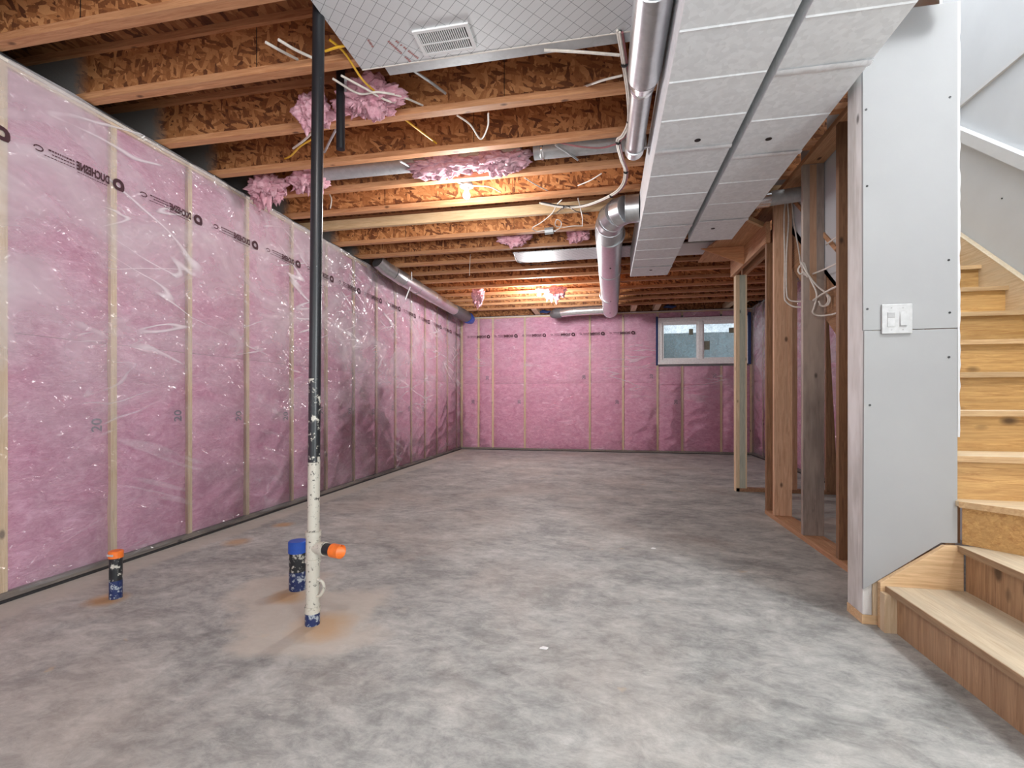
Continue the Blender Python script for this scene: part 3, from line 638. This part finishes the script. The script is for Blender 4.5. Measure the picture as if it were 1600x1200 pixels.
obj('side_stringer', MB().prism([(2.75, .04), (2.75, nl(2.75)+.02), (5.0, nl(5.0)+.02), (5.0, nl(5.0)-.36), (3.15, nl(3.15)-.36), (3.0, .04)], 'x', 1.568, 1.599), M['brown_y'], st)
obj('drywall_sheet', MB().prism([(2.62, nl(2.62)+.02), (5.2, nl(5.2)+.02), (5.2, 3.05), (2.62, 3.05)], 'x', 1.556, 1.5675), M['stairwall'], st)
obj('wall_cleat', MB().prism([(2.62, nl(2.62)+.24), (2.62, nl(2.62)+.28), (4.5, nl(4.5)+.28), (4.5, nl(4.5)+.24)], 'x', 1.545, 1.5555), M['pine_y'], wd)
obj('newel_board', B((1.520, 2.49, Z[2]), (1.545, 2.53, Z[3]-.025)), M['brown_z'], st)
obj('newel_board', B((1.520, 2.46, Z[1]), (1.540, 2.50, Z[2]-.025)), M['brown_z'], st)
zc = UY(1379, 912, 2.405).z; xe = UY(1479, 853, 2.405).x; x0s = UY(1377, 912, 2.405).x
obj('end_stringer', MB().prism([(x0s, 0), (x0s, zc), (xe, .385), (1.525, .385), (1.525, 0)], 'y', 2.412, 2.438), M['pale_x'], st, bevel=.003)
obj('end_block', B((x0s-.002, 2.375, 0), (1.250, 2.411, Z[0]-.026)), M['pale_z'], st)

# ------------------------------------------------------------ light switch
a = UY(1377, 476, YP-.004); b = UY(1425, 521, YP-.004)
sw = tag(empty('light_switch', ((a.x+b.x)/2, YP-.004, b.z)), 'white two-gang wall switch on the seam of the drywall panel', 'switch')
obj('wall_plate', B((a.x, YP-.010, b.z), (b.x, YP-.0015, a.z)), M['white'], sw, bevel=.003)
def swbox(nm, x0, y0, x1, y1, dep, mm):
    p, q = UY(x0, y0, YP-.01), UY(x1, y1, YP-.01); return obj(nm, B((p.x, YP-.010-dep, q.z), (q.x, YP-.009, p.z)), M[mm], sw, bevel=.001)
swbox('sensor_switch', 1386.3, 488, 1398.5, 510.5, .002, 'white'); swbox('sensor_window', 1387, 488.5, 1398, 496.5, .003, 'slot')
r_ = MB(); p, q = UY(1406, 486.5, YP-.01), UY(1417, 508.5, YP-.01)
r_.prism([(YP-.009, p.z), (YP-.011, p.z), (YP-.017, q.z), (YP-.009, q.z)], 'x', p.x, q.x); obj('rocker_switch', r_, M['white'], sw)
swbox('switch_slot', 1405.5, 509, 1416.5, 510.3, .001, 'slot')
for px, py in ((1393, 481), (1411, 481), (1393, 515.5), (1411, 515)):
    c = UY(px, py, YP-.01); obj('plate_screw', MB().tube([c+Vector((0, -.0012, 0)), c+Vector((0, .001, 0))], .0028, 8), M['slot'], sw)

# ------------------------------------------------------------ rectangular ducts
def rect_duct(name, label, x0, x1, z0, y0, y1, joints, plugs, side=False):
    root = tag(empty(name, ((x0+x1)/2, (y0+y1)/2, z0)), label, 'duct', None)
    cuts = [y0]+[j for j in joints if y0 < j < y1]+[y1]
    for i in range(len(cuts)-1):
        a, b = cuts[i], cuts[i+1]; mb = B((x0, a, z0), (x1, b-.002, ZJ-.004))
        s = obj('duct_section', mb, M['duct'], root, bevel=.002)
        n = max(1, int((b-a)/.29))
        for k in range(1, n):
            yy = a+(b-a)*k/n; obj('stiffening_bead', MB().prism([(yy-.007, z0), (yy, z0-.004), (yy+.007, z0)], 'x', x0+.003, x1-.003), M['duct'], s)
        if i: 
            cl = MB(); nn = 26
            def fn(p, q, a=a):
                x = x0-.001+(x1-x0+.002)*p; return (x, a-.022+.044*q, z0-.0045-.004*math.sin(math.pi*q)-.005*abs(noise.noise(Vector((x*22, q*3, a)))))
            cl.grid(fn, nn, 4); obj('joint_tape', cl, M['tape'], root, smooth=True)
    for (px, py) in plugs:
        c = UZ(px, py, z0); obj('plug', MB().tube([c+Vector((0, 0, -.002)), c+Vector((0, 0, .002))], .017, 14), M['black'], root)
    return root
ZD = 2.47
rect_duct('rectangular_duct', 'long grey sheet metal duct with shiny taped joints, left of the dark slot', .281, .698, ZD, -1.5, 5.76, [.43, 1.66, 2.90, 4.15, 5.38], ((1090, 219), (1032, 355), (1017, 422)))
rect_duct('rectangular_duct', 'shorter grey sheet metal duct running back beside the drywalled partition', .738, 1.112, ZD, -1.5, 4.60, [-.2, 1.05, 2.30, 3.05, 4.10], ((1201, 217), (1114, 357)))
# foil faced boards nailed under joists
def foil_board(label, x0, x1, y0, y1, z, m='foilboard'):
    return tag(obj('foil_board', B((x0, y0, z), (x1, y1, z+.010)), M[m]), label, 'board')
fbd = empty('foil_board', (-.5, 2.1, 2.765)); tag(fbd, 'silver foil board with printed grid, nailed under the nearest joists', 'board')
obj('board', B((-1.262, 1.80, 2.766), (.20, 2.325, 2.776)), M['foilboard'], fbd)
obj('board_edge', B((-1.262, 2.322, 2.764), (.20, 2.328, 2.778)), M['cable'], fbd)
ga, gb = UZ(660, 81, 2.762), UZ(745, 75, 2.762)
gr = tag(empty('air_grille', ((ga.x+gb.x)/2, 2.1, 2.766)), 'small white slotted grille in the foil board overhead', 'vent')
gx0, gx1, gy1 = ga.x, gb.x, max(ga.y, gb.y); gy0 = gy1-.16
obj('frame', MB().box((gx0, gy0, 2.758), (gx1, gy0+.015, 2.766)).box((gx0, gy1-.015, 2.758), (gx1, gy1, 2.766)).box((gx0, gy0+.015, 2.758), (gx0+.018, gy1-.015, 2.766)).box((gx1-.018, gy0+.015, 2.758), (gx1, gy1-.015, 2.766)), M['whiteboard'], gr)
obj('backing', B((gx0+.018, gy0+.015, 2.7645), (gx1-.018, gy1-.015, 2.766)), M['black'], gr)
n_ = 22
for k in range(n_):
    x = gx0+.02+(gx1-gx0-.04)*k/n_
    obj('louvre', B((x, gy0+.015, 2.759), (x+.005, gy1-.015, 2.7645)), M['whiteboard'], gr)
obj('louvre_bar', B((gx0+.018, gy0+.085, 2.7585), (gx1-.018, gy0+.091, 2.7645)), M['whiteboard'], gr)
# red printed strips (unreadable) on the foil
for (p0, p1) in (((604, 62), (642, 97)), ((616, 62), (654, 92)), ((575, 62), (583, 74))):
    pa, pb = UZ(*p0, 2.765), UZ(*p1, 2.765); d = (pb-pa); n = 16; mb = MB(); nrm = Vector((-d.y, d.x, 0)).normalized()*.006
    rr = random.Random(int(p0[0]))
    for k in range(n):
        if rr.random() < .2: continue
        q0 = pa+d*(k/n); q1 = pa+d*((k+.7)/n); mb.add([q0-nrm, q1-nrm, q1+nrm, q0+nrm], [(0, 1, 2, 3)])
    obj('printed_strip', mb, plain('red_print', (.42, .16, .15), .5), fbd)
tag(obj('metal_pan', B((-1.15, 2.330, 2.786), (.72, 2.42, 2.80)), M['galv_dull']), 'flat grey metal pan edge just behind the near foil board', 'duct')
tag(obj('foil_board', B((-1.08, 5.56, 2.766), (1.36, 5.97, 2.777)), M['foilboard']), 'long silver board nailed across the joists behind the round duct', 'board')
tag(obj('white_board', B((.76, 5.54, 2.752), (1.36, 5.99, 2.764)), M['whiteboard']), 'bright white board under the joists past the end of the ducts', 'board')

# ------------------------------------------------------------ round ducts
def sect(root, pts, r, m='galv', name='duct_section', n=28): return obj(name, MB().tube(pts, r, n), M[m], root, smooth=True)
def ring(root, c, d, r, m='galv', wd_=.012): d = Vector(d).normalized()*wd_; c = Vector(c); return obj('joint_ring', MB().tube([c-d, c-d*.6, c+d*.6, c+d], [r, r+.005, r+.005, r], 28), M[m], root, smooth=True)
rd = tag(empty('round_duct', (.19, 2.0, 2.58)), 'shiny round duct stepping down in size beside the wide duct, overhead', 'duct')
sect(rd, [(.19, -1.2, 2.665), (.19, 1.95, 2.665)], .079); sect(rd, [(.19, 1.95, 2.665), (.19, 2.46, 2.665), (.19, 2.50, 2.666)], [.082, .082, .080])
sect(rd, [(.19, 2.50, 2.666), (.19, 2.55, 2.67), (.187, 2.60, 2.672)], [.080, .070, .058], 'foil', 'reducer')
sect(rd, [(.187, 2.60, 2.672), (.185, 3.20, 2.675)], .058); sect(rd, [(.185, 3.20, 2.675), (.185, 3.27, 2.68), (.185, 3.33, 2.71), (.185, 3.35, 2.775)], [.061, .061, .058, .05], 'galv', 'end_elbow')
ring(rd, (.19, 1.95, 2.665), (0, 1, 0), .08, 'galv', .006); ring(rd, (.187, 2.60, 2.672), (0, 1, 0), .059, 'foil'); ring(rd, (.185, 3.20, 2.675), (0, 1, 0), .060, 'galv', .006)
obj('hanger_strap', MB().box((.235, 3.19, 2.655), (.282, 3.205, 2.663)), M['galv'], rd)
rl = tag(empty('round_duct', (.05, 6.5, 2.5)), 'large shiny round duct with elbow, running back from the wide duct', 'duct')
cz = 2.635; r2 = .135
sect(rl, [(.03, 4.72, cz), (.045, 6.0, cz)], r2-.002); sect(rl, [(.045, 6.0, cz), (.065, 7.4, cz)], r2); sect(rl, [(.065, 7.4, cz), (.08, 8.72, cz)], r2-.002)
sect(rl, [(.08, 8.72, cz), (.08, 8.80, cz), (.08, 8.85, cz)], [r2, r2*.9, .03], 'galv', 'end_cap')
for yv in (4.72, 6.0, 7.4): ring(rl, (.045, yv, cz), (0, 1, 0), r2)
sect(rl, [(.03, 4.72, cz), (.03, 4.55, cz), (.035, 4.47, cz+.003)], [r2-.004, r2-.006, r2-.008], 'galv_dull', 'collar')
e1 = [(.035, 4.47, cz+.003), (.05, 4.36, cz+.01), (.10, 4.26, cz+.018), (.17, 4.20, cz+.02), (.278, 4.19, cz+.02)]
for i in range(4): sect(rl, e1[i:i+2], [r2-.010-.003*i, r2-.012-.003*i], 'galv', 'elbow_gore'); ring(rl, e1[i], Vector(e1[i+1])-Vector(e1[i]), r2-.012-.003*i, 'galv', .006)
for px, py in ((950, 419.5), (950, 471), (952, 489)):
    c = UZ(px, py, cz-r2+.002); c.x = .05+(.02 if py > 440 else 0); obj('screw', MB().tube([c+Vector((0, 0, -.006)), c+Vector((0, 0, .006))], .010, 8), M['black'], rl)
th = tag(empty('foil_duct', (-.4, 8.75, 2.6)), 'thin crinkled foil duct branching left along the far wall', 'duct')
pth = crom([(-.03, 8.72, 2.65), (-.3, 8.75, 2.652), (-.6, 8.78, 2.648), (-.86, 8.85, 2.64)], 7)
obj('flexible_sleeve', MB().tube(pth, [.078+.005*(i % 2) for i in range(len(pth))], 18), M['foil'], th, smooth=True)
obj('sleeve_end', MB().tube([(-.80, 8.84, 2.641), (-.90, 8.87, 2.64), (-.98, 8.95, 2.64)], [.09, .098, .07], 16), M['sleeve'], th, smooth=True)
lfd = tag(empty('round_duct', (-2.70, 7.6, 2.6)), 'shiny round duct hugging the top of the left wall', 'duct')
lp = [UX(628, 433, -2.70), UX(668, 455, -2.70), UX(712, 482, -2.70)]
zc2 = 2.668
sect(lfd, [(-2.70, 6.05, zc2), (-2.70, 7.2, zc2)], .092); sect(lfd, [(-2.70, 7.2, zc2), (-2.70, 8.35, zc2)], .090)
for yv in (6.05, 6.55, 7.2): ring(lfd, (-2.70, yv, zc2), (0, 1, 0), .092)
sect(lfd, [(-2.70, 6.05, zc2), (-2.715, 5.95, zc2+.01), (-2.74, 5.87, zc2+.03)], [.092, .092, .09], 'galv', 'elbow_gore')
sect(lfd, [(-2.74, 5.87, zc2+.03), (-2.79, 5.76, zc2+.06), (-2.84, 5.62, zc2+.12)], [.09, .088, .085], 'galv', 'elbow_gore')
sect(lfd, [(-2.70, 8.30, zc2), (-2.70, 8.45, zc2), (-2.70, 9.0, zc2+.005), (-2.70, 9.12, zc2+.01)], [.098, .108, .112, .10], 'sleeve', 'insulated_sleeve')
sect(lfd, [(-2.70, 9.10, zc2), (-2.695, 9.2, zc2), (-2.68, 9.33, zc2-.01)], [.108, .112, .09], 'blue', 'tape_wrap')
obj('hanger_strap', MB().box((-2.60, 6.12, 2.665), (-2.597, 6.15, 2.775)).prism([(6.12, 2.575), (6.15, 2.575), (5.98, 2.36), (5.96, 2.37)], 'x', -2.62, -2.617), M['galv_dull'], lfd)
g1 = tag(empty('joist_bay_duct', (-1.4, 3.5, 2.8)), 'grey round pipe in the joist bay left of the pink tufts', 'duct')
sect(g1, [(-2.22, 3.50, 2.872), (-.62, 3.50, 2.872)], .070, 'galv_dull'); ring(g1, (-1.25, 3.5, 2.872), (0, 1e-6, 0) if False else (1, 0, 0), .070, 'galv_dull')
g2 = tag(empty('joist_bay_duct', (-.2, 3.5, 2.8)), 'grey round pipe in the joist bay right of the film-wrapped tuft', 'duct')
sect(g2, [(-.52, 3.50, 2.865), (.279, 3.50, 2.865)], .062, 'galv_dull'); ring(g2, (-.46, 3.5, 2.865), (1, 0, 0), .062, 'foil'); sect(g2, [(-.6, 3.36, 2.90), (.27, 3.36, 2.90)], .038, 'galv_dull', 'upper_pipe')
fx = tag(empty('foil_duct', (1.35, 4.2, 2.55)), 'short foil-taped round pipe reaching from the duct towards the studs', 'duct')
sect(fx, [(1.116, 4.08, 2.60), (1.26, 4.10, 2.615)], .062, 'foil', 'taped_collar'); sect(fx, [(1.26, 4.10, 2.615), (1.60, 4.12, 2.65)], .056, 'galv_dull')

# bridging straps between joists
for i, (a, b, lab) in enumerate(((UZ(640, 106, 2.80), UZ(696, 146, 2.86), 'grey metal brace behind the near foil board'), (UZ(625, 252, 2.78), UZ(655, 270, 2.84), 'thin dark brace under the left joist bay pipe'), (UZ(868, 226, 2.785), UZ(903, 250, 2.80), 'thin dark brace crossing the right joist bay pipe'), (UZ(540, 125, 2.80), UZ(539, 172, 2.83), 'short grey brace beside the large pink tuft'), (UZ(526, 200, 2.80), UZ(507, 238, 2.83), 'slim grey brace just right of the tall black pipe'))):
    a.z += .0; d = MB().tube([a, (a+b)/2+Vector((0, 0, .004)), b], .008, 6)
    tag(obj('metal_brace', d, M['galv_dull']), lab, 'brace')

# ------------------------------------------------------------ light fixtures
def fixture(loc, label):
    x, y, z = loc; r = tag(empty('light_fixture', loc), label, 'light')
    obj('mounting_box', MB().tube([(x, y, z+.002), (x, y, z+.05)], .048, 16), M['galv_dull'], r, smooth=True)
    obj('base_plate', MB().tube([(x, y, z+.004), (x, y, z-.010), (x, y, z-.016)], [.058, .056, .030], 20), M['white'], r, smooth=True)
    obj('socket', MB().tube([(x, y, z-.012), (x, y, z-.038)], [.026, .021], 16), M['white'], r, smooth=True)
    pr = [(0, .013), (-.012, .016), (-.025, .024), (-.040, .030), (-.054, .030), (-.066, .023), (-.074, .010)]
    obj('bulb', MB().tube([(x, y, z-.036+p[0]) for p in pr], [p[1] for p in pr], 18), M['bulb'], r, smooth=True)
fixture((-1.128, 3.80, 2.795), 'lit bare bulb in a white holder on the nearer joists'); fixture((-1.035, 7.49, 2.775), 'lit bare bulb on the joists near the far wall')
fixture((-.45, .55, 2.79), 'added bare bulb in a white holder overhead, out of view')  # unseen fixture, added as a light source

# ------------------------------------------------------------ pipes
vx, vy = -1.315, 1.967
pp = tag(empty('vent_pipe', (vx, vy, 0)), 'tall black drain stack splashed with cream paint low down, with side branch', 'pipe')
top = Vector((vx+.035, vy, 3.05)); bot = Vector((vx, vy, 0))
def vp(z): return bot+(top-bot)*(z/3.05)
def piece(nm, z0, z1, r, m, root=pp, smooth=True): return obj(nm, MB().tube([vp(z0), vp(z1)], r, 24), M[m], root, smooth=smooth)
piece('black_pipe', 1.12, 3.05, .0265, 'abs'); piece('splashed_pipe', .74, 1.12, .0266, 'abs_splash'); piece('cream_pipe', .40, .74, .0268, 'pipe_cream')
tee = obj('tee_fitting', MB().tube([vp(.285), vp(.30), vp(.301), vp(.40), vp(.401), vp(.425)], [.035, .035, .0315, .0315, .0345, .0345], 24), M['pipe_cream'], pp, smooth=True)
br = Vector((.97, -.24, .0)).normalized(); c0 = vp(.352)
obj('tee_arm', MB().tube([c0, c0+br*.055, c0+br*.0551, c0+br*.075], [.027, .027, .031, .031], 20), M['pipe_cream'], pp, smooth=True)
obj('branch_pipe', MB().tube([c0+br*.07, c0+br*.13], .0265, 20), M['abs'], pp, smooth=True)
obj('orange_cap', MB().tube([c0+br*.118, c0+br*.168, c0+br*.1681, c0+br*.163], [.0305, .0305, .024, .023], 20), M['orange'], pp, smooth=True)
piece('lower_pipe', .07, .285, .0305, 'pipe_cream')
obj('cleanout_ring', MB().tube(crom([vp(.19)+Vector((.028, -.01, .02)), vp(.19)+Vector((.055, -.01, .01)), vp(.19)+Vector((.062, -.01, -.02)), vp(.19)+Vector((.045, -.01, -.05)), vp(.19)+Vector((.026, -.01, -.058))], 4), .007, 8), M['pipe_cream'], pp, smooth=True)
obj('coupling', MB().tube([vp(.055), vp(.085)], .0345, 24), M['pipe_cream'], pp, smooth=True)
obj('foot', MB().tube([vp(0), vp(.06)], .0325, 24), M['pipe_blue'], pp, smooth=True)
def capped(x, y, h, r, capc, label, hc):
    t = tag(empty('capped_pipe', (x, y, 0)), label, 'pipe')
    obj('pipe_body', MB().tube([(x, y, h*.38), (x, y, h-hc*.5)], r, 24), M['abs_splash'], t, smooth=True)
    obj('pipe_foot', MB().tube([(x, y, 0), (x, y, h*.38)], r*1.005, 24), M['pipe_blue'], t, smooth=True)
    obj('cap', MB().tube([(x, y, h-hc), (x, y, h-.004), (x, y, h)], [r+.004, r+.004, r], 24), M[capc], t, smooth=True)
    return t
capped(-1.638, 2.318, .262, .044, 'blue', 'thick black floor pipe with a blue cap, behind the tall stack', .062)
t = capped(-2.488, 2.033, .244, .0285, 'orange', 'slim black floor pipe with an orange cap, near the left wall', .035)
obj('cap_plate', B((-2.505, 2.0, .222), (-2.47, 2.005, .232)), M['white'], t)
tag(obj('hanging_pipe', MB().tube([(-1.51, 2.53, 2.478), (-1.51, 2.53, 3.08)], .0245, 20).tube([(-1.51, 2.53, 2.4775), (-1.51, 2.53, 2.479)], .0235, 20), M['abs'], smooth=True), 'short black pipe hanging down between the near joists', 'pipe')

# ------------------------------------------------------------ pink insulation tufts
def tuft(label, loc, size, seed, m='tuft', spikes=.5, name='insulation_tuft', group=None):
    bm = bmesh.new(); bmesh.ops.create_icosphere(bm, subdivisions=5, radius=1)
    for v in bm.verts:
        p = v.co.copy(); n = noise.noise(p*1.7+Vector((seed, 0, 0))); n2 = noise.noise(p*4.5+Vector((0, seed, 0))); n3 = noise.noise(p*10+Vector((0, 0, seed)))
        n4 = abs(noise.noise(p*6+Vector((seed, seed, 0)))); k = 1+.45*n+.34*n2+.13*n3-.18*n4+.035*noise.noise(p*24)
        q = p*k
        if p.z < 0:
            col = noise.noise(Vector((p.x*5+seed, p.y*3, 0))); c2 = noise.noise(Vector((p.x*13+seed, p.y*9, 3))); q.z -= (max(0, col)*1.7+max(0, c2)*.9)*spikes*abs(p.z)
        v.co = Vector((q.x*size[0], q.y*size[1], q.z*size[2]))
    me = bpy.data.meshes.new(name); bm.to_mesh(me); bm.free(); me.materials.append(M[m])
    for p in me.polygons: p.use_smooth = True
    o = bpy.data.objects.new(name, me); C.objects.link(o); o.location = loc; WL[o.name] = Vector(loc)
    return tag(o, label, 'insulation', group)
tuft('broad torn pink insulation hanging beside the near foil board', (-1.38, 2.64, 2.83), (.20, .12, .085), 2.1, spikes=.6)
tuft('torn pink insulation hanging behind the tall black pipe, top', (-1.75, 2.64, 2.80), (.10, .08, .10), 5.3, spikes=.45)
tuft('ragged pink insulation hanging at the left wall end of a joist bay', (-2.75, 3.50, 2.79), (.17, .10, .09), 8.2, spikes=1.1)
tuft('small ragged pink insulation beside the round pipe behind the stack', (-2.38, 3.50, 2.82), (.16, .10, .075), 11.4, spikes=.9)
tuft('film-wrapped pink insulation bunch above the nearer bulb', (-1.24, 3.50, 2.835), (.28, .11, .085), 14.9, 'tuft_wrap', .45)
tuft('glossy film-wrapped pink insulation at the end of the right bay pipe', (-.78, 3.50, 2.83), (.22, .10, .075), 17.7, 'tuft_wrap', .5)
tuft('small pink tuft hanging near the far left corner of the joists', (-2.04, 7.50, 2.73), (.10, .08, .11), 21.3, spikes=.9)
tuft('small ragged pink tuft right of the far bulb', (-.80, 7.50, 2.74), (.17, .08, .09), 25.2, spikes=1.1)
tuft('pink insulation wisp tucked above the joist behind the junction box', (-1.0, 5.25, 2.83), (.16, .08, .07), 28.1, spikes=.5)
tuft('pink insulation wisp tucked up left of the round duct elbow', (-.30, 5.25, 2.83), (.12, .08, .07), 31.9, spikes=.5)

# ------------------------------------------------------------ cables
def cable(label, pts, r=.006, m='cable', name='electrical_cable'):
    return tag(obj(name, MB().tube(crom(pts, 7), r, 8), M[m], smooth=True), label, 'cable')
def zz(px, py, z): return UZ(px, py, z)
main = [(968, 50, 2.755), (976, 100, 2.755), (983, 150, 2.75), (984, 190, 2.74), (975, 212, 2.73), (966, 222, 2.735), (972, 250, 2.75), (978, 268, 2.755), (973, 290, 2.75), (955, 306, 2.75), (915, 322, 2.75), (880, 324, 2.75), (845, 318, 2.765)]
cb = tag(empty('cable_bundle', zz(966, 222, 2.75)), 'bundle of white and dark red cables running along the joists beside the round duct', 'cable')
for i, (dx, dz, mm) in enumerate(((0, 0, 'cable'), (.013, .002, 'cable_red'), (-.011, .004, 'cable'), (.004, .014, 'cable_black'))):
    obj('cable_run', MB().tube(crom([zz(*q)+Vector((dx, dx*.6, dz)) for q in main], 6), .0062, 8), M[mm], cb, smooth=True)
for q in (1, 3, 5, 7, 9, 11):
    c = zz(*main[q]); d = (zz(*main[q+1])-zz(*main[q-1])).normalized()*.003; obj('cable_tie', MB().tube([c-d, c+d], .019, 10), M['black'], cb)
cable('dark red cable sagging left from the bundle under a joist', [zz(966, 224, 2.735), zz(940, 231, 2.75), zz(905, 229, 2.765), zz(870, 222, 2.80)], .006, 'cable_red')
cable('white cable leaving the bundle towards the joist web', [zz(972, 118, 2.75), zz(940, 126, 2.77), zz(912, 136, 2.83)], .006)
cable('white cable running along under the near foil board edge', [zz(850, 78, 2.77), zz(905, 81, 2.765), zz(968, 86, 2.76)], .007)
cable('upper white cable stretched left of the tall pipe', [zz(415, 66, 2.79), zz(440, 80, 2.80), zz(465, 93, 2.83)], .007)
cable('second white cable passing behind the tall pipe near the top', [zz(435, 62, 2.78), zz(462, 78, 2.79), zz(492, 92, 2.80)], .007)
cable('yellow cable crossing the pink tuft towards the foil board', [zz(515, 62, 2.79), zz(538, 82, 2.785), zz(566, 124, 2.775), zz(590, 146, 2.80), zz(620, 170, 2.84)], .006, 'cable_yellow')
cable('second yellow cable beside the tall pipe under the joist', [zz(508, 80, 2.775), zz(530, 73, 2.775), zz(550, 70, 2.775)], .006, 'cable_yellow')
cable('yellow cable sloping down across the third joist bay', [zz(632, 186, 2.80), zz(650, 200, 2.80), zz(682, 224, 2.83)], .006, 'cable_yellow')
cable('thin yellow cable beside the hanging black pipe', [zz(490, 216, 2.79), zz(470, 228, 2.79), zz(455, 243, 2.80), zz(445, 248, 2.84)], .006, 'cable_yellow')
cable('short white cable beside the hanging black pipe', [zz(490, 205, 2.79), zz(474, 220, 2.79), zz(458, 232, 2.80)], .007)
cable('long white cable drooping across the large pink tuft', [zz(520, 123, 2.775), zz(560, 146, 2.775), zz(590, 144, 2.77), zz(625, 150, 2.80), zz(661, 165, 2.84)], .006)
cable('white cable looping below the large pink tuft', [zz(533, 118, 2.77), zz(570, 138, 2.77), zz(600, 155, 2.77), zz(618, 160, 2.79), zz(616, 152, 2.80)], .006)
cable('white cable hanging in a V between two joists', [zz(714, 180, 2.785), zz(735, 195, 2.79), zz(751, 217, 2.80), zz(762, 198, 2.79), zz(763, 177, 2.785)], .0055)
cable('short white cable stapled on the web left of the bulb', [UY(515, 304, 4.10), UY(518, 312, 4.10), UY(516, 326, 4.10)], .006)
cable('cream cable leaving the nearer bulb holder to the right', [(-1.07, 3.80, 2.79), zz(765, 292, 2.78), zz(782, 300, 2.80)], .0045)
cable('thin cream cable reaching the nearer bulb holder from the left', [zz(715, 285, 2.775), zz(726, 289, 2.79), (-1.18, 3.80, 2.80)], .0045)
cable('white cable tacked on the bright web right of the bulb', [zz(820, 278, 2.79), zz(838, 289, 2.80), zz(856, 298, 2.83)], .0045)
cable('white cable rising across the bright web near the bundle', [zz(940, 271, 2.80), zz(922, 282, 2.79), zz(903, 290, 2.80)], .005)
jb = tag(empty('junction_box', UZ(858, 361, 2.77)), 'small grey junction box hanging on white wires under a joist', 'box')
c = UZ(858, 361, 2.77); obj('box_body', MB().tube([c+Vector((-.045, 0, 0)), c+Vector((.045, .0, .004))], .036, 8), M['galv_dull'], jb, bevel=.002)
obj('box_lug', MB().tube([c+Vector((.045, 0, .0)), c+Vector((.065, 0, -.005))], .010, 8), M['galv'], jb)
cable('white wire looping from the junction box up to the bundle', [zz(851, 360, 2.77), zz(838, 361, 2.77), zz(832, 356, 2.765), zz(845, 348, 2.765), zz(862, 334, 2.765), zz(870, 320, 2.775), zz(878, 312, 2.785)], .005)
cable('white wire curling right of the junction box', [zz(866, 361, 2.77), zz(875, 356, 2.77), zz(877, 347, 2.765), zz(870, 343, 2.765), zz(868, 352, 2.765), zz(880, 355, 2.77), zz(895, 353, 2.775), zz(910, 353, 2.775)], .0045)
cable('white wire hanging from the bundle beside the elbow', [zz(903, 310, 2.785), zz(907, 325, 2.76), zz(910, 340, 2.765), zz(910, 353, 2.775)], .0045)
cable('dark wire crossing under the bundle', [zz(920, 335, 2.77), zz(900, 330, 2.76), zz(885, 322, 2.745), zz(870, 332, 2.765)], .004, 'cable_black')
cable('thin white string hanging below the joists near the bulb', [UY(735, 397, 5.8), UY(734, 415, 5.8), UY(733.5, 431, 5.8)], .003)
cable('dark wire sagging under the far silver board', [zz(802, 395, 2.765), zz(812, 411, 2.76), zz(850, 412, 2.76), zz(900, 404, 2.77)], .004, 'cable_black')
# cables on the open studs
XS = 1.405
def sx(px, py, x=1.40): return UX(px, py, x)
def yy(px, py, y): return UY(px, py, y)
cable('left white cable stapled down the orange stud', [yy(1228, 311, 4.43), yy(1225, 340, 4.43), yy(1226, 400, 4.43), yy(1225.5, 460, 4.43), yy(1229, 472, 4.42), yy(1240, 479, 4.40), yy(1256, 480, 4.3)], .0065)
cable('right white cable stapled down the orange stud', [yy(1230, 311, 4.425), yy(1232, 345, 4.425), yy(1229, 400, 4.425), yy(1229, 455, 4.425), yy(1233, 468, 4.42), yy(1243, 471, 4.40), yy(1256, 470.5, 4.3)], .0065)
cable('thin white cable dropping to the tangle between studs', [yy(1237, 312, 4.42), yy(1240, 345, 4.40), yy(1247, 385, 4.2), yy(1252, 415, 3.9), yy(1257, 430, 3.80)], .005)
cable('white cable looped low across the grey stud', [yy(1254, 412, 3.80), yy(1268, 440, 3.79), yy(1276, 460, 3.78), yy(1272, 480, 3.78), yy(1270, 488, 3.78), yy(1278, 493, 3.78), yy(1296, 492, 3.7), yy(1311, 488, 3.4)], .006)
cable('white cable of the tangle rising to the right stud', [yy(1270, 470, 3.78), yy(1284, 460, 3.76), yy(1298, 452, 3.6), yy(1311, 446, 3.4)], .007)
cable('white cable of the tangle sweeping down past the grey stud', [yy(1252, 410, 3.80), yy(1262, 428, 3.78), yy(1276, 446, 3.77), yy(1290, 458, 3.75), yy(1294, 470, 3.74), yy(1288, 478, 3.74), yy(1280, 476, 3.74)], .006)
cable('white cable crossing from the grey stud up to the right', [yy(1270, 428, 3.80), yy(1290, 420, 3.6), yy(1311, 410, 3.35)], .006)
cable('short white cable crossing high between the last studs', [yy(1291, 382, 3.75), yy(1302, 374, 3.5), yy(1311, 369, 3.35)], .006)
cable('coiled white cable end knotted beside the grey stud', [yy(1250, 415, 3.80), yy(1247, 422, 3.80), yy(1250, 428, 3.80), yy(1256, 426, 3.79), yy(1262, 432, 3.79), yy(1257, 413, 3.80), yy(1250, 410, 3.8)], .006)
cable('coiled white cable turning round in the lower tangle', [yy(1279, 470, 3.74), yy(1284, 478, 3.74), yy(1294, 476, 3.73), yy(1297, 466, 3.73), yy(1291, 458, 3.73), yy(1283, 452, 3.74)], .006)

# ------------------------------------------------------------ crumbs on the floor
for i, (px, py, lab) in enumerate(((1021, 857, 'white plaster crumb in the middle of the floor'), (850, 1013, 'white plaster crumb on the floor nearest the camera'), (1388, 987, 'small white crumb on the floor beside the first stair step'))):
    c = UZ(px, py, 0); q = [(c.x-.018, c.y-.006), (c.x+.012, c.y-.008), (c.x+.017, c.y+.004), (c.x-.005, c.y+.010)]
    tag(obj('plaster_crumb', MB().prism(q, 'z', 0, .004), M['whiteboard']), lab, 'debris')
